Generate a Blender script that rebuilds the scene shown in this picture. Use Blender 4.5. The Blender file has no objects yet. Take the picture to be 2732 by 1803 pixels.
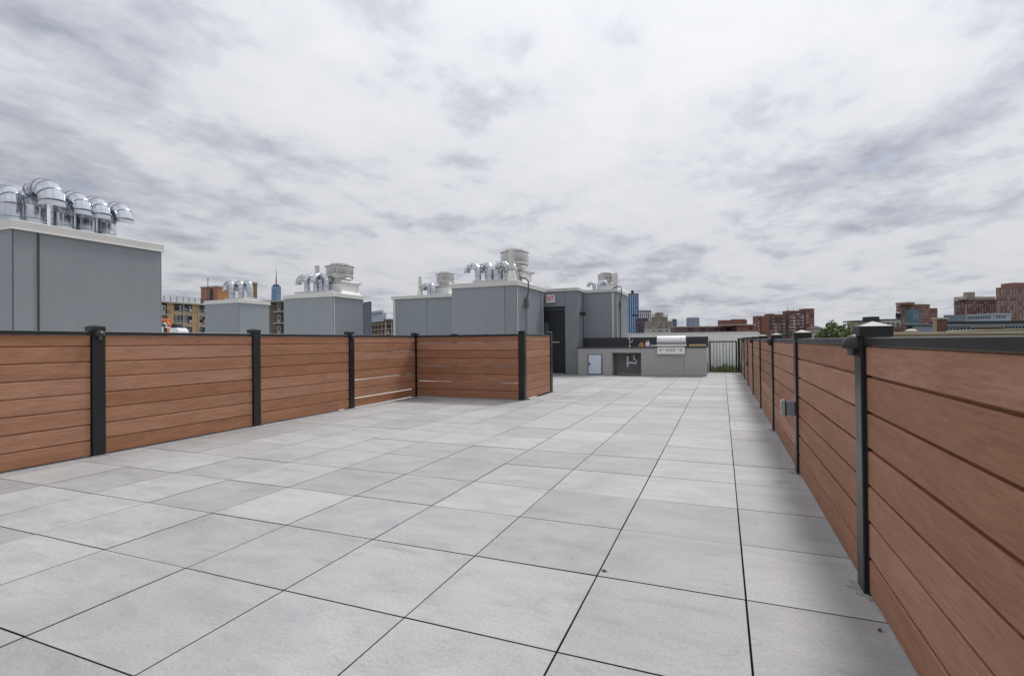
import bpy, math, random
from mathutils import Vector, Matrix

random.seed(11)
SC = bpy.context.scene
COL = SC.collection
rad = math.radians

# ------------------------------------------------------------------ camera
YAW, PITCH, ROLL = -0.385812, 0.0070092, -0.0099069
EYE = Vector((0, 0, 1.05386))
FPX = 1379.53                                   # focal length in photograph pixels (2732 wide)
FW = Vector((math.sin(YAW) * math.cos(PITCH), math.cos(YAW) * math.cos(PITCH), math.sin(PITCH)))
R0 = Vector((math.cos(YAW), -math.sin(YAW), 0))
U0 = R0.cross(FW)
RT = math.cos(ROLL) * R0 + math.sin(ROLL) * U0
UP = -math.sin(ROLL) * R0 + math.cos(ROLL) * U0
cam_d = bpy.data.cameras.new('camera')
cam_d.sensor_width = 36
cam_d.lens = FPX / 2732 * 36
cam_d.clip_start, cam_d.clip_end = 0.05, 20000
cam = bpy.data.objects.new('camera', cam_d)
COL.objects.link(cam)
m3 = Matrix((RT, UP, -FW)).transposed()
cam.matrix_world = Matrix.Translation(EYE) @ m3.to_4x4()
SC.camera = cam
SC.view_settings.view_transform = 'Standard'
SC.view_settings.look = 'None'
SC.view_settings.exposure = 0.56
SC.view_settings.gamma = 1.0
SC.view_settings.use_curve_mapping = False
SC.render.engine = 'CYCLES'
SC.cycles.max_bounces = 6
SC.cycles.use_denoising = True

# ------------------------------------------------------------------ sun and sky
SUN = Vector((0.20, 0.71, 1.0)).normalized()     # direction towards the sun
sun_d = bpy.data.lights.new('sun', 'SUN')
sun_d.energy = 1.5
sun_d.angle = rad(11)
sun_d.color = (1.0, 0.965, 0.92)
sun = bpy.data.objects.new('sun', sun_d)
COL.objects.link(sun)
sun.rotation_euler = SUN.to_track_quat('Z', 'Y').to_euler()

W = bpy.data.worlds.new('World')
SC.world = W
W.use_nodes = True
nt = W.node_tree
nt.nodes.clear()


def N(tree, typ, **kw):
    n = tree.nodes.new(typ)
    for k, v in kw.items():
        if k.startswith('i_'):
            key = k[2:]
            key = int(key) if key.isdigit() else key.replace('_', ' ')
            n.inputs[key].default_value = v
        else:
            setattr(n, k, v)
    return n


def ramp(tree, fac, stops, interp='LINEAR'):
    n = tree.nodes.new('ShaderNodeValToRGB')
    n.color_ramp.interpolation = interp
    el = n.color_ramp.elements
    while len(el) < len(stops):
        el.new(0.5)
    for e, (p, c) in zip(el, stops):
        e.position = p
        e.color = (c, c, c, 1) if isinstance(c, (int, float)) else (*c, 1)
    tree.links.new(fac, n.inputs[0])
    return n.outputs[0]


def math_n(tree, op, a, b=None, c=None, clamp=False):
    n = tree.nodes.new('ShaderNodeMath')
    n.operation = op
    n.use_clamp = clamp
    for i, v in enumerate((a, b, c)):
        if v is None:
            continue
        if isinstance(v, (int, float)):
            n.inputs[i].default_value = v
        else:
            tree.links.new(v, n.inputs[i])
    return n.outputs[0]


def mixc(tree, fac, a, b, typ='MIX'):
    n = tree.nodes.new('ShaderNodeMix')
    n.data_type = 'RGBA'
    n.blend_type = typ
    for i, v in ((0, fac), (6, a), (7, b)):
        if isinstance(v, (int, float)):
            n.inputs[i].default_value = v
        elif isinstance(v, tuple):
            n.inputs[i].default_value = (*v, 1) if len(v) == 3 else v
        else:
            tree.links.new(v, n.inputs[i])
    return n.outputs[2]


L = nt.links.new
tc = N(nt, 'ShaderNodeTexCoord')
sep = N(nt, 'ShaderNodeSeparateXYZ')
L(tc.outputs['Generated'], sep.inputs[0])
zz = math_n(nt, 'ADD', math_n(nt, 'MAXIMUM', sep.outputs[2], 0.0), 0.15)
pu = math_n(nt, 'DIVIDE', sep.outputs[0], zz)
pv = math_n(nt, 'DIVIDE', sep.outputs[1], zz)
cmb = N(nt, 'ShaderNodeCombineXYZ')
L(pu, cmb.inputs[0]); L(pv, cmb.inputs[1])
mp = N(nt, 'ShaderNodeMapping')
mp.inputs['Rotation'].default_value = (0, 0, rad(-14))
mp.inputs['Location'].default_value = (3.7, 1.3, 0)
mp.inputs['Scale'].default_value = (1.0, 0.78, 1)
L(cmb.outputs[0], mp.inputs[0])
n1 = N(nt, 'ShaderNodeTexNoise', i_Scale=0.60, i_Detail=2.0, i_Roughness=0.5, i_Distortion=0.2)
n2 = N(nt, 'ShaderNodeTexNoise', i_Scale=2.6, i_Detail=9.0, i_Roughness=0.56, i_Distortion=0.10)
n3 = N(nt, 'ShaderNodeTexNoise', i_Scale=8.0, i_Detail=8.0, i_Roughness=0.62, i_Distortion=0.15)
for n in (n1, n2, n3):
    L(mp.outputs[0], n.inputs['Vector'])
body = math_n(nt, 'ADD', math_n(nt, 'MULTIPLY', n1.outputs[0], 0.32),
              math_n(nt, 'ADD', math_n(nt, 'MULTIPLY', n2.outputs[0], 0.50), math_n(nt, 'MULTIPLY', n3.outputs[0], 0.18)))
cloud = ramp(nt, body, [(0.36, (0.45, 0.475, 0.55)), (0.435, (0.64, 0.665, 0.74)), (0.505, (0.83, 0.85, 0.90)), (0.59, (0.90, 0.91, 0.935))])
gap = ramp(nt, math_n(nt, 'ADD', math_n(nt, 'MULTIPLY', n1.outputs[0], 0.45), math_n(nt, 'MULTIPLY', n2.outputs[0], 0.55)),
           [(0.29, 0.40), (0.37, 0.0)])
# thin, evenly lit cloud deck: brighter on the sun's side, as in any overcast sky
vd = N(nt, 'ShaderNodeVectorMath', operation='DOT_PRODUCT')
L(tc.outputs['Generated'], vd.inputs[0])
vd.inputs[1].default_value = SUN
half = math_n(nt, 'MULTIPLY_ADD', vd.outputs['Value'], 0.5, 0.5)
glow = math_n(nt, 'MULTIPLY_ADD', math_n(nt, 'MULTIPLY', half, half), 0.28, 0.64)
cl = N(nt, 'ShaderNodeVectorMath', operation='SCALE')
deck = math_n(nt, 'MULTIPLY_ADD', math_n(nt, 'MAXIMUM', sep.outputs[2], 0.0), 0.50, 0.70)   # overcast skies darken towards the horizon
deck = math_n(nt, 'MINIMUM', deck, 1.0)
L(cloud, cl.inputs[0]); L(math_n(nt, 'MULTIPLY', math_n(nt, 'MULTIPLY', glow, deck), 8.3), cl.inputs['Scale'])
sky = N(nt, 'ShaderNodeTexSky', sky_type='NISHITA', sun_disc=False)
sky.sun_elevation = math.asin(SUN.z)
sky.sun_rotation = math.atan2(SUN.x, SUN.y)
bg = N(nt, 'ShaderNodeBackground', i_Strength=0.1)
L(mixc(nt, gap, cl.outputs[0], sky.outputs[0]), bg.inputs[0])
wo = N(nt, 'ShaderNodeOutputWorld')
L(bg.outputs[0], wo.inputs[0])

# ------------------------------------------------------------------ pixel helpers (survey of the place)


def ray(px, py):
    return FW + RT * ((px - 1366) / FPX) - UP * ((py - 901.5) / FPX)


def at(px, py, depth):                           # a point seen at this pixel, this many metres ahead
    return EYE + ray(px, py) * depth


def on_x(px, py, x):
    d = ray(px, py)
    return EYE + d * (x / d.x)


# ------------------------------------------------------------------ mesh helpers


class MB:
    def __init__(s):
        s.v, s.f = [], []

    def add(s, vs, fs):
        o = len(s.v)
        s.v += [tuple(v) for v in vs]
        s.f += [tuple(i + o for i in f) for f in fs]
        return s

    def box(s, x0, x1, y0, y1, z0, z1):
        vs = [(x, y, z) for z in (z0, z1) for y in (y0, y1) for x in (x0, x1)]
        return s.add(vs, [(0, 2, 3, 1), (4, 5, 7, 6), (0, 1, 5, 4), (2, 6, 7, 3), (0, 4, 6, 2), (1, 3, 7, 5)])

    def cbox(s, x0, x1, y0, y1, z0, z1, c=0.003):
        """box with chamfered edges"""
        X, Y, Z = ((x0, x1), (y0, y1), (z0, z1))
        idx, vs, fs = {}, [], []
        for i in (0, 1):
            for j in (0, 1):
                for k in (0, 1):
                    p = (X[i], Y[j], Z[k])
                    q = [p[0] + (c if i == 0 else -c), p[1] + (c if j == 0 else -c), p[2] + (c if k == 0 else -c)]
                    for a in range(3):
                        w = list(q)
                        w[a] = p[a]
                        idx[(i, j, k, a)] = len(vs)
                        vs.append(w)
        for a in range(3):
            b, d = (a + 1) % 3, (a + 2) % 3
            for sgn in (0, 1):
                ring = []
                for (u, w) in ((0, 0), (1, 0), (1, 1), (0, 1)):
                    t = [0, 0, 0]
                    t[a], t[b], t[d] = sgn, u, w
                    ring.append(idx[(*t, a)])
                fs.append(ring if sgn else ring[::-1])
            for u in (0, 1):
                for w in (0, 1):
                    t0, t1 = [0, 0, 0], [0, 0, 0]
                    t0[a], t0[b], t0[d] = 0, u, w
                    t1[a], t1[b], t1[d] = 1, u, w
                    q = [idx[(*t0, b)], idx[(*t1, b)], idx[(*t1, d)], idx[(*t0, d)]]
                    fs.append(q if (u ^ w) else q[::-1])
        for i in (0, 1):
            for j in (0, 1):
                for k in (0, 1):
                    t = [idx[(i, j, k, a)] for a in range(3)]
                    fs.append(t if (i + j + k) % 2 else t[::-1])
        return s.add(vs, fs)

    def cyl(s, p0, p1, r0, r1=None, n=12, caps=True):
        r1 = r0 if r1 is None else r1
        p0, p1 = Vector(p0), Vector(p1)
        q = (p1 - p0).to_track_quat('Z', 'Y').to_matrix()
        vs = []
        for p, r in ((p0, r0), (p1, r1)):
            for i in range(n):
                a = 2 * math.pi * i / n
                vs.append(p + q @ Vector((math.cos(a) * r, math.sin(a) * r, 0)))
        fs = [(i, (i + 1) % n, n + (i + 1) % n, n + i) for i in range(n)]
        if caps:
            fs += [tuple(range(n))[::-1], tuple(range(n, 2 * n))]
        return s.add(vs, fs)

    def tube(s, pts, r, n=8):
        pts = [Vector(p) for p in pts]
        vs, fs = [], []
        for i, p in enumerate(pts):
            a = pts[max(i - 1, 0)]
            b = pts[min(i + 1, len(pts) - 1)]
            t = (b - a).normalized()
            ref = Vector((0, 0, 1)) if abs(t.z) < 0.9 else Vector((0, 1, 0))
            u = t.cross(ref).normalized()
            w = u.cross(t)
            for k in range(n):
                ang = 2 * math.pi * k / n
                vs.append(p + u * math.cos(ang) * r + w * math.sin(ang) * r)
        for i in range(len(pts) - 1):
            for k in range(n):
                fs.append((i * n + k, (i + 1) * n + k, (i + 1) * n + (k + 1) % n, i * n + (k + 1) % n))
        fs += [tuple(range(n)), tuple(range((len(pts) - 1) * n, len(pts) * n))[::-1]]
        return s.add(vs, fs)

    def lathe(s, prof, c=(0, 0, 0), n=28):
        vs, fs = [], []
        for r, z in prof:
            for k in range(n):
                a = 2 * math.pi * k / n
                vs.append((c[0] + r * math.cos(a), c[1] + r * math.sin(a), c[2] + z))
        for i in range(len(prof) - 1):
            for k in range(n):
                fs.append((i * n + k, i * n + (k + 1) % n, (i + 1) * n + (k + 1) % n, (i + 1) * n + k))
        fs += [tuple(range(n))[::-1], tuple(range((len(prof) - 1) * n, len(prof) * n))]
        return s.add(vs, fs)

    def prism(s, poly, y0, y1, axis='y'):
        """poly in (x,z) extruded along y, in (y,z) along x, or in (x,y) along z"""
        n = len(poly)
        mk = {'y': lambda p, t: (p[0], t, p[1]), 'x': lambda p, t: (t, p[0], p[1]), 'z': lambda p, t: (p[0], p[1], t)}[axis]
        vs = [mk(p, y0) for p in poly] + [mk(p, y1) for p in poly]
        fs = [(i, (i + 1) % n, n + (i + 1) % n, n + i) for i in range(n)] + [tuple(range(n))[::-1], tuple(range(n, 2 * n))]
        return s.add(vs, fs)

    def mesh(s, name, mat, smooth=None):
        me = bpy.data.meshes.new(name)
        me.from_pydata(s.v, [], s.f)
        import bmesh
        bm = bmesh.new()
        bm.from_mesh(me)
        bmesh.ops.recalc_face_normals(bm, faces=bm.faces)
        bm.to_mesh(me)
        bm.free()
        if smooth:
            for p in me.polygons:
                p.use_smooth = True
            me.set_sharp_from_angle(angle=rad(smooth))
        me.materials.append(mat)
        return me

    def build(s, name, mat, parent=None, smooth=None, world=True):
        """vertices are in world coordinates (world=True) or already local to the parent"""
        if world and parent is not None:
            o = Vector((0, 0, 0))
            p = parent
            while p is not None:
                o += p.location
                p = p.parent
            s.v = [(v[0] - o.x, v[1] - o.y, v[2] - o.z) for v in s.v]
        return link(name, s.mesh(name, mat, smooth), parent)


def link(name, me, parent=None, loc=None, rz=None):
    ob = bpy.data.objects.new(name, me)
    COL.objects.link(ob)
    if parent is not None:
        ob.parent = parent
    if loc is not None:
        ob.location = loc
    if rz is not None:
        ob.rotation_euler = (0, 0, rz)
    return ob


def tag(o, label, cat, group=None):
    o['label'] = label
    o['category'] = cat
    if group:
        o['group'] = group
    return o


def thing(name, label, cat, loc=(0, 0, 0), rz=0, group=None):
    o = link(name, None, None, loc, rz)
    o.empty_display_size = 0.1
    return tag(o, label, cat, group)


def struct(o):
    o['kind'] = 'structure'
    return o


def stuff(o):
    o['kind'] = 'stuff'
    return o


def dup(o, parent=None):
    c = o.copy()
    COL.objects.link(c)
    c.parent = parent
    for ch in list(o.children):
        dup(ch, c)
    return c


# ------------------------------------------------------------------ materials


def new_mat(name):
    m = bpy.data.materials.new(name)
    m.use_nodes = True
    t = m.node_tree
    b = t.nodes['Principled BSDF']
    return m, t, b


def plain(name, col, rough=0.6, metal=0.0, var=0.08, scale=6.0, bump=0.0, bscale=120.0, spec=0.5, rvar=0.08, rand=0.06):
    """painted / cast surface: base colour broken up by two noises and by the object's own random value"""
    m, t, b = new_mat(name)
    tcn = N(t, 'ShaderNodeTexCoord')
    nz = N(t, 'ShaderNodeTexNoise', i_Scale=scale, i_Detail=6.0, i_Roughness=0.6)
    t.links.new(tcn.outputs['Object'], nz.inputs['Vector'])
    oi = N(t, 'ShaderNodeObjectInfo')
    v = math_n(t, 'ADD', math_n(t, 'MULTIPLY_ADD', nz.outputs[0], 2 * var, 1 - var),
               math_n(t, 'MULTIPLY_ADD', oi.outputs['Random'], 2 * rand, -rand))
    hsv = N(t, 'ShaderNodeHueSaturation')
    hsv.inputs['Color'].default_value = (*col, 1)
    t.links.new(v, hsv.inputs['Value'])
    t.links.new(hsv.outputs[0], b.inputs['Base Color'])
    t.links.new(math_n(t, 'MULTIPLY_ADD', nz.outputs[0], 2 * rvar, rough - rvar), b.inputs['Roughness'])
    b.inputs['Metallic'].default_value = metal
    b.inputs['Specular IOR Level'].default_value = spec
    if bump:
        n2 = N(t, 'ShaderNodeTexNoise', i_Scale=bscale, i_Detail=3.0)
        t.links.new(tcn.outputs['Object'], n2.inputs['Vector'])
        bp = N(t, 'ShaderNodeBump', i_Strength=bump, i_Distance=0.004)
        t.links.new(n2.outputs[0], bp.inputs['Height'])
        t.links.new(bp.outputs[0], b.inputs['Normal'])
    return m


def paver_mat():
    m, t, b = new_mat('porcelain paver')
    tcn = N(t, 'ShaderNodeTexCoord')
    oi = N(t, 'ShaderNodeObjectInfo')
    off = N(t, 'ShaderNodeVectorMath', operation='SCALE')
    cx = N(t, 'ShaderNodeCombineXYZ')
    t.links.new(oi.outputs['Random'], cx.inputs[0])
    t.links.new(math_n(t, 'FRACT', math_n(t, 'MULTIPLY', oi.outputs['Random'], 37.7)), cx.inputs[1])
    t.links.new(cx.outputs[0], off.inputs[0])
    off.inputs['Scale'].default_value = 40
    ad = N(t, 'ShaderNodeVectorMath', operation='ADD')
    t.links.new(tcn.outputs['Object'], ad.inputs[0])
    t.links.new(off.outputs[0], ad.inputs[1])
    mpn = N(t, 'ShaderNodeMapping')
    mpn.inputs['Scale'].default_value = (1, 2.4, 1)
    mpn.inputs['Rotation'].default_value = (0, 0, rad(20))
    t.links.new(ad.outputs[0], mpn.inputs[0])
    a = N(t, 'ShaderNodeTexNoise', i_Scale=2.6, i_Detail=9.0, i_Roughness=0.68, i_Distortion=0.4)
    c = N(t, 'ShaderNodeTexNoise', i_Scale=1.3, i_Detail=4.0, i_Roughness=0.5)
    d = N(t, 'ShaderNodeTexNoise', i_Scale=230.0, i_Detail=3.0, i_Roughness=0.7)
    d2 = N(t, 'ShaderNodeTexNoise', i_Scale=75.0, i_Detail=4.0, i_Roughness=0.7)
    st = N(t, 'ShaderNodeTexNoise', i_Scale=4.0, i_Detail=10.0, i_Roughness=0.74, i_Distortion=1.4)
    geo = N(t, 'ShaderNodeNewGeometry')
    wd = N(t, 'ShaderNodeTexNoise', i_Scale=0.8, i_Detail=7.0, i_Roughness=0.66, i_Distortion=0.8)   # dirt that runs on across the joints
    sp_ = N(t, 'ShaderNodeTexVoronoi', i_Scale=3.1)
    t.links.new(geo.outputs['Position'], wd.inputs['Vector'])
    t.links.new(ad.outputs[0], sp_.inputs['Vector'])
    t.links.new(mpn.outputs[0], a.inputs['Vector'])
    t.links.new(mpn.outputs[0], st.inputs['Vector'])
    t.links.new(ad.outputs[0], c.inputs['Vector'])
    t.links.new(ad.outputs[0], d.inputs['Vector'])
    t.links.new(ad.outputs[0], d2.inputs['Vector'])
    col = ramp(t, a.outputs[0], [(0.30, (0.33, 0.335, 0.345)), (0.50, (0.405, 0.406, 0.41)), (0.70, (0.46, 0.458, 0.455))])
    warm = mixc(t, ramp(t, c.outputs[0], [(0.52, 0.0), (0.72, 0.32)]), col, (0.46, 0.425, 0.39))
    dark = mixc(t, ramp(t, st.outputs[0], [(0.55, 0.0), (0.70, 0.48)]), warm, (0.24, 0.24, 0.25))
    dark = mixc(t, ramp(t, wd.outputs[0], [(0.48, 0.0), (0.68, 0.46)]), dark, (0.28, 0.275, 0.27))
    dark = mixc(t, ramp(t, sp_.outputs['Distance'], [(0.012, 0.75), (0.022, 0.0)]), dark, (0.10, 0.09, 0.085))
    spk = mixc(t, 1.0, dark, ramp(t, d.outputs[0], [(0.30, 0.74), (0.5, 1.0), (0.72, 1.16)]), 'MULTIPLY')
    spk = mixc(t, 1.0, spk, ramp(t, d2.outputs[0], [(0.30, 0.84), (0.5, 1.0), (0.70, 1.10)]), 'MULTIPLY')
    lv = math_n(t, 'MULTIPLY_ADD', oi.outputs['Random'], 0.23, 0.87)
    hsv = N(t, 'ShaderNodeHueSaturation')
    t.links.new(lv, hsv.inputs['Value'])
    t.links.new(spk, hsv.inputs['Color'])
    t.links.new(hsv.outputs[0], b.inputs['Base Color'])
    t.links.new(math_n(t, 'MULTIPLY_ADD', a.outputs[0], 0.25, 0.48), b.inputs['Roughness'])
    bp = N(t, 'ShaderNodeBump', i_Strength=0.22, i_Distance=0.002)
    t.links.new(d.outputs[0], bp.inputs['Height'])
    t.links.new(bp.outputs[0], b.inputs['Normal'])
    return m


def board_mat():
    m, t, b = new_mat('composite board')
    tcn = N(t, 'ShaderNodeTexCoord')
    oi = N(t, 'ShaderNodeObjectInfo')
    cx = N(t, 'ShaderNodeCombineXYZ')
    t.links.new(math_n(t, 'MULTIPLY', oi.outputs['Random'], 90), cx.inputs[0])
    t.links.new(math_n(t, 'MULTIPLY', oi.outputs['Random'], 31), cx.inputs[2])
    ad = N(t, 'ShaderNodeVectorMath', operation='ADD')
    t.links.new(tcn.outputs['Object'], ad.inputs[0])
    t.links.new(cx.outputs[0], ad.inputs[1])

    def noise(sc, scale, detail, rough=0.55, dist=0.0):
        mpn = N(t, 'ShaderNodeMapping')
        mpn.inputs['Scale'].default_value = sc
        t.links.new(ad.outputs[0], mpn.inputs[0])
        nz = N(t, 'ShaderNodeTexNoise', i_Scale=scale, i_Detail=detail, i_Roughness=rough, i_Distortion=dist)
        t.links.new(mpn.outputs[0], nz.inputs['Vector'])
        return nz.outputs[0]
    broad = noise((0.9, 1, 6), 1.6, 5, 0.6, 0.4)
    streak = noise((1.6, 1, 16), 2.0, 6, 0.6, 0.9)
    grain = noise((9, 20, 95), 1.0, 5, 0.62, 0.5)
    fine = noise((60, 60, 420), 1.0, 2)
    col = ramp(t, broad, [(0.28, (0.30, 0.134, 0.072)), (0.52, (0.365, 0.170, 0.094)), (0.74, (0.43, 0.212, 0.125))])
    kn = mixc(t, ramp(t, streak, [(0.61, 0.0), (0.75, 0.40)]), col, (0.16, 0.075, 0.045))
    g = mixc(t, 1.0, kn, ramp(t, grain, [(0.30, 0.80), (0.5, 1.0), (0.70, 1.15)]), 'MULTIPLY')
    scf = noise((7, 7, 9), 0.55, 8, 0.75, 0.8)
    g = mixc(t, ramp(t, scf, [(0.70, 0.0), (0.76, 0.30)]), g, (0.55, 0.48, 0.42))     # pale scuffs
    hsv = N(t, 'ShaderNodeHueSaturation')
    t.links.new(math_n(t, 'MULTIPLY_ADD', oi.outputs['Random'], 0.26, 0.87), hsv.inputs['Value'])
    t.links.new(math_n(t, 'MULTIPLY_ADD', oi.outputs['Random'], -0.12, 1.03), hsv.inputs['Saturation'])
    t.links.new(g, hsv.inputs['Color'])
    t.links.new(hsv.outputs[0], b.inputs['Base Color'])
    b.inputs['Roughness'].default_value = 0.62
    b.inputs['Specular IOR Level'].default_value = 0.35
    hgt = math_n(t, 'ADD', grain, math_n(t, 'MULTIPLY', fine, 0.4))
    bp = N(t, 'ShaderNodeBump', i_Strength=0.8, i_Distance=0.004)
    t.links.new(hgt, bp.inputs['Height'])
    t.links.new(bp.outputs[0], b.inputs['Normal'])
    return m


def galv_mat(name, col, rough, dent=0.25):
    m, t, b = new_mat(name)
    tcn = N(t, 'ShaderNodeTexCoord')
    vo = N(t, 'ShaderNodeTexVoronoi', i_Scale=45.0)
    nz = N(t, 'ShaderNodeTexNoise', i_Scale=7.0, i_Detail=5.0)
    lo = N(t, 'ShaderNodeTexNoise', i_Scale=4.0, i_Detail=2.0)
    for n in (vo, nz, lo):
        t.links.new(tcn.outputs['Object'], n.inputs['Vector'])
    c = mixc(t, 1.0, (*col, 1), ramp(t, nz.outputs[0], [(0.3, 0.80), (0.6, 1.0)]), 'MULTIPLY')
    sepc = N(t, 'ShaderNodeSeparateColor')
    t.links.new(vo.outputs['Color'], sepc.inputs[0])
    t.links.new(c, b.inputs['Base Color'])
    b.inputs['Metallic'].default_value = 1.0
    t.links.new(math_n(t, 'MULTIPLY_ADD', sepc.outputs[0], 0.14, rough - 0.07), b.inputs['Roughness'])
    bp = N(t, 'ShaderNodeBump', i_Strength=dent, i_Distance=0.02)
    t.links.new(lo.outputs[0], bp.inputs['Height'])
    t.links.new(bp.outputs[0], b.inputs['Normal'])
    return m


def window_mat(name, dark, light, bay, fh, share=0.3, rough=0.12, spec=0.5):
    """glass whose blinds and curtains differ from window to window"""
    m, t, b = new_mat(name)
    tcn = N(t, 'ShaderNodeTexCoord')
    sp = N(t, 'ShaderNodeSeparateXYZ')
    t.links.new(tcn.outputs['Object'], sp.inputs[0])
    cx = N(t, 'ShaderNodeCombineXYZ')
    t.links.new(math_n(t, 'FLOOR', math_n(t, 'DIVIDE', sp.outputs[0], bay)), cx.inputs[0])
    t.links.new(math_n(t, 'FLOOR', math_n(t, 'DIVIDE', sp.outputs[1], bay)), cx.inputs[1])
    t.links.new(math_n(t, 'FLOOR', math_n(t, 'DIVIDE', sp.outputs[2], fh)), cx.inputs[2])
    wn = N(t, 'ShaderNodeTexWhiteNoise')
    t.links.new(cx.outputs[0], wn.inputs['Vector'])
    f = ramp(t, wn.outputs['Value'], [(1 - share - 0.1, 0.0), (1 - share + 0.05, 0.7), (1.0, 1.0)])
    t.links.new(mixc(t, f, dark, light), b.inputs['Base Color'])
    b.inputs['Roughness'].default_value = rough
    b.inputs['Specular IOR Level'].default_value = spec
    return m


M = {}
M['paver'] = paver_mat()
M['board'] = board_mat()
M['paver_edge'] = plain('shade-dark paver edge', (0.045, 0.045, 0.048), 0.9, var=0.5, scale=25)  # near-black colour paints the shade of the narrow joints onto the side faces
M['bed'] = plain('paver bed', (0.03, 0.03, 0.032), 0.9)
M['membrane'] = plain('white roof membrane', (0.70, 0.70, 0.68), 0.7, var=0.12, scale=1.2)
M['black'] = plain('black aluminium', (0.010, 0.011, 0.013), 0.34, spec=0.5, var=0.2, scale=9, rvar=0.12)
M['blackcap'] = plain('black cap', (0.016, 0.017, 0.019), 0.42, spec=0.4, var=0.2, scale=12)
M['plasticblack'] = plain('black plastic', (0.018, 0.018, 0.02), 0.45)
M['lens'] = plain('frosted lens', (0.10, 0.10, 0.11), 0.25)
M['mortar'] = plain('grey mortar', (0.36, 0.35, 0.33), 0.9, var=0.3, scale=40)
M['panel'] = None
M['panel'] = plain('grey fibre panel', (0.25, 0.28, 0.305), 0.55, var=0.05, scale=1.5, bump=0.25, bscale=70)
t_ = M['panel'].node_tree
tcn_ = N(t_, 'ShaderNodeTexCoord')
mp_ = N(t_, 'ShaderNodeMapping')
mp_.inputs['Scale'].default_value = (7, 7, 0.5)
ns_ = N(t_, 'ShaderNodeTexNoise', i_Scale=1.0, i_Detail=7.0, i_Roughness=0.65)
t_.links.new(tcn_.outputs['Object'], mp_.inputs[0])
t_.links.new(mp_.outputs[0], ns_.inputs['Vector'])
hs_ = [n for n in t_.nodes if n.type == 'HUE_SAT'][0]
bs_ = t_.nodes['Principled BSDF']
t_.links.new(mixc(t_, 1.0, hs_.outputs[0], ramp(t_, ns_.outputs[0], [(0.3, 0.965), (0.6, 1.01)]), 'MULTIPLY'), bs_.inputs['Base Color'])
M['joint'] = plain('dark joint', (0.05, 0.055, 0.06), 0.7)
M['trim'] = plain('light grey trim', (0.55, 0.56, 0.56), 0.5)
M['coping'] = plain('off white coping', (0.60, 0.595, 0.575), 0.5, var=0.08, scale=3)
M['white'] = plain('white paint', (0.80, 0.80, 0.78), 0.55, var=0.08, scale=3)
M['pvc'] = plain('white plastic pipe', (0.66, 0.65, 0.60), 0.45)
M['pvcwhite'] = plain('bright plastic pipe', (0.80, 0.81, 0.84), 0.35)
M['galv'] = galv_mat('galvanised steel', (0.68, 0.715, 0.77), 0.19, 0.22)
M['galvdark'] = plain('duct mouth', (0.05, 0.05, 0.05), 0.8)
M['seam'] = galv_mat('duct seam', (0.50, 0.51, 0.53), 0.30)
M['alu'] = plain('spun aluminium', (0.60, 0.59, 0.575), 0.30, 1.0, var=0.06, scale=2)
M['steel'] = plain('brushed stainless', (0.80, 0.78, 0.77), 0.30, 1.0, var=0.04, scale=2)
M['steelblue'] = plain('polished stainless', (0.66, 0.75, 0.86), 0.40, 0.30, var=0.04, scale=2)
M['door'] = plain('charcoal door paint', (0.030, 0.032, 0.038), 0.45)
M['doorframe'] = plain('slate frame paint', (0.07, 0.08, 0.095), 0.5)
M['stucco'] = plain('grey stucco', (0.46, 0.455, 0.445), 0.85, var=0.10, scale=7, bump=0.4, bscale=160)
M['stuccodark'] = plain('grey stucco inside', (0.43, 0.43, 0.435), 0.85, var=0.10, scale=7)
M['granite'] = plain('black granite', (0.040, 0.045, 0.058), 0.28, var=0.5, scale=160)
M['wood_light'] = plain('pale wood', (0.62, 0.44, 0.21), 0.6, var=0.12, scale=12)
M['paper'] = plain('brown paper', (0.48, 0.24, 0.08), 0.8, var=0.3, scale=30)
M['red'] = plain('red letters', (0.62, 0.02, 0.03), 0.5)
M['signwhite'] = plain('sign white', (0.86, 0.85, 0.86), 0.5, var=0.02)
M['sign'] = plain('sign side', (0.55, 0.56, 0.58), 0.5)
M['greyplastic'] = plain('grey plastic', (0.22, 0.235, 0.26), 0.5)
M['palegrey'] = plain('pale grey plastic', (0.42, 0.42, 0.425), 0.45)
M['conduit'] = plain('grey conduit', (0.12, 0.13, 0.14), 0.45)
M['glassdoor'] = plain('door glass', (0.10, 0.16, 0.19), 0.08)

# ------------------------------------------------------------------ ground and roof
GZ = -15.0
g = MB()
ring = [(9000 * math.cos(2 * math.pi * i / 64), 9000 * math.sin(2 * math.pi * i / 64), GZ) for i in range(64)]
g.add(ring, [tuple(range(64))])
M['ground'] = plain('city ground', (0.09, 0.095, 0.085), 0.95, var=0.4, scale=0.02)
struct(g.build('ground', M['ground']))

M['brownbrick'] = plain('dark brick', (0.16, 0.10, 0.08), 0.85, var=0.2, scale=1.5)
RX0, RX1, RY0, RY1 = -34.0, 1.4, -9.0, 20.2
b_ = thing('terrace_building', 'low roof with white membrane carrying the paved terrace and grey vent units', 'building', (0, 0, GZ))
MB().box(RX0, RX1, RY0, RY1, GZ, -0.30).build('wall', M['brownbrick'], b_)
MB().box(RX0, RX1, RY0, RY1, -0.298, -0.10).build('roof_membrane', M['membrane'], b_)

T = 0.61
GX, GY = 0.0774, 1.6879                          # paver grid origin
FXR, FXL = 0.527, -5.530                         # inner faces of the right and left fence posts
YRET, XRET = 8.69, -3.33                         # the fence return
YEND = 17.74

bed = struct(MB().box(-6.4, -5.7001, -4.2, 6.7, -0.096, -0.024).box(-5.70, 0.66, -4.2, YRET + .50, -0.096, -0.024).box(XRET - .03, 0.66, YRET + .5001, 10.36, -0.096, -0.024).box(-5.30, 0.66, 10.3601, YEND + .05, -0.096, -0.024).build('terrace_floor', M['bed']))  # first box, past the left fence: dark sheet standing in for shadow under the boards


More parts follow.
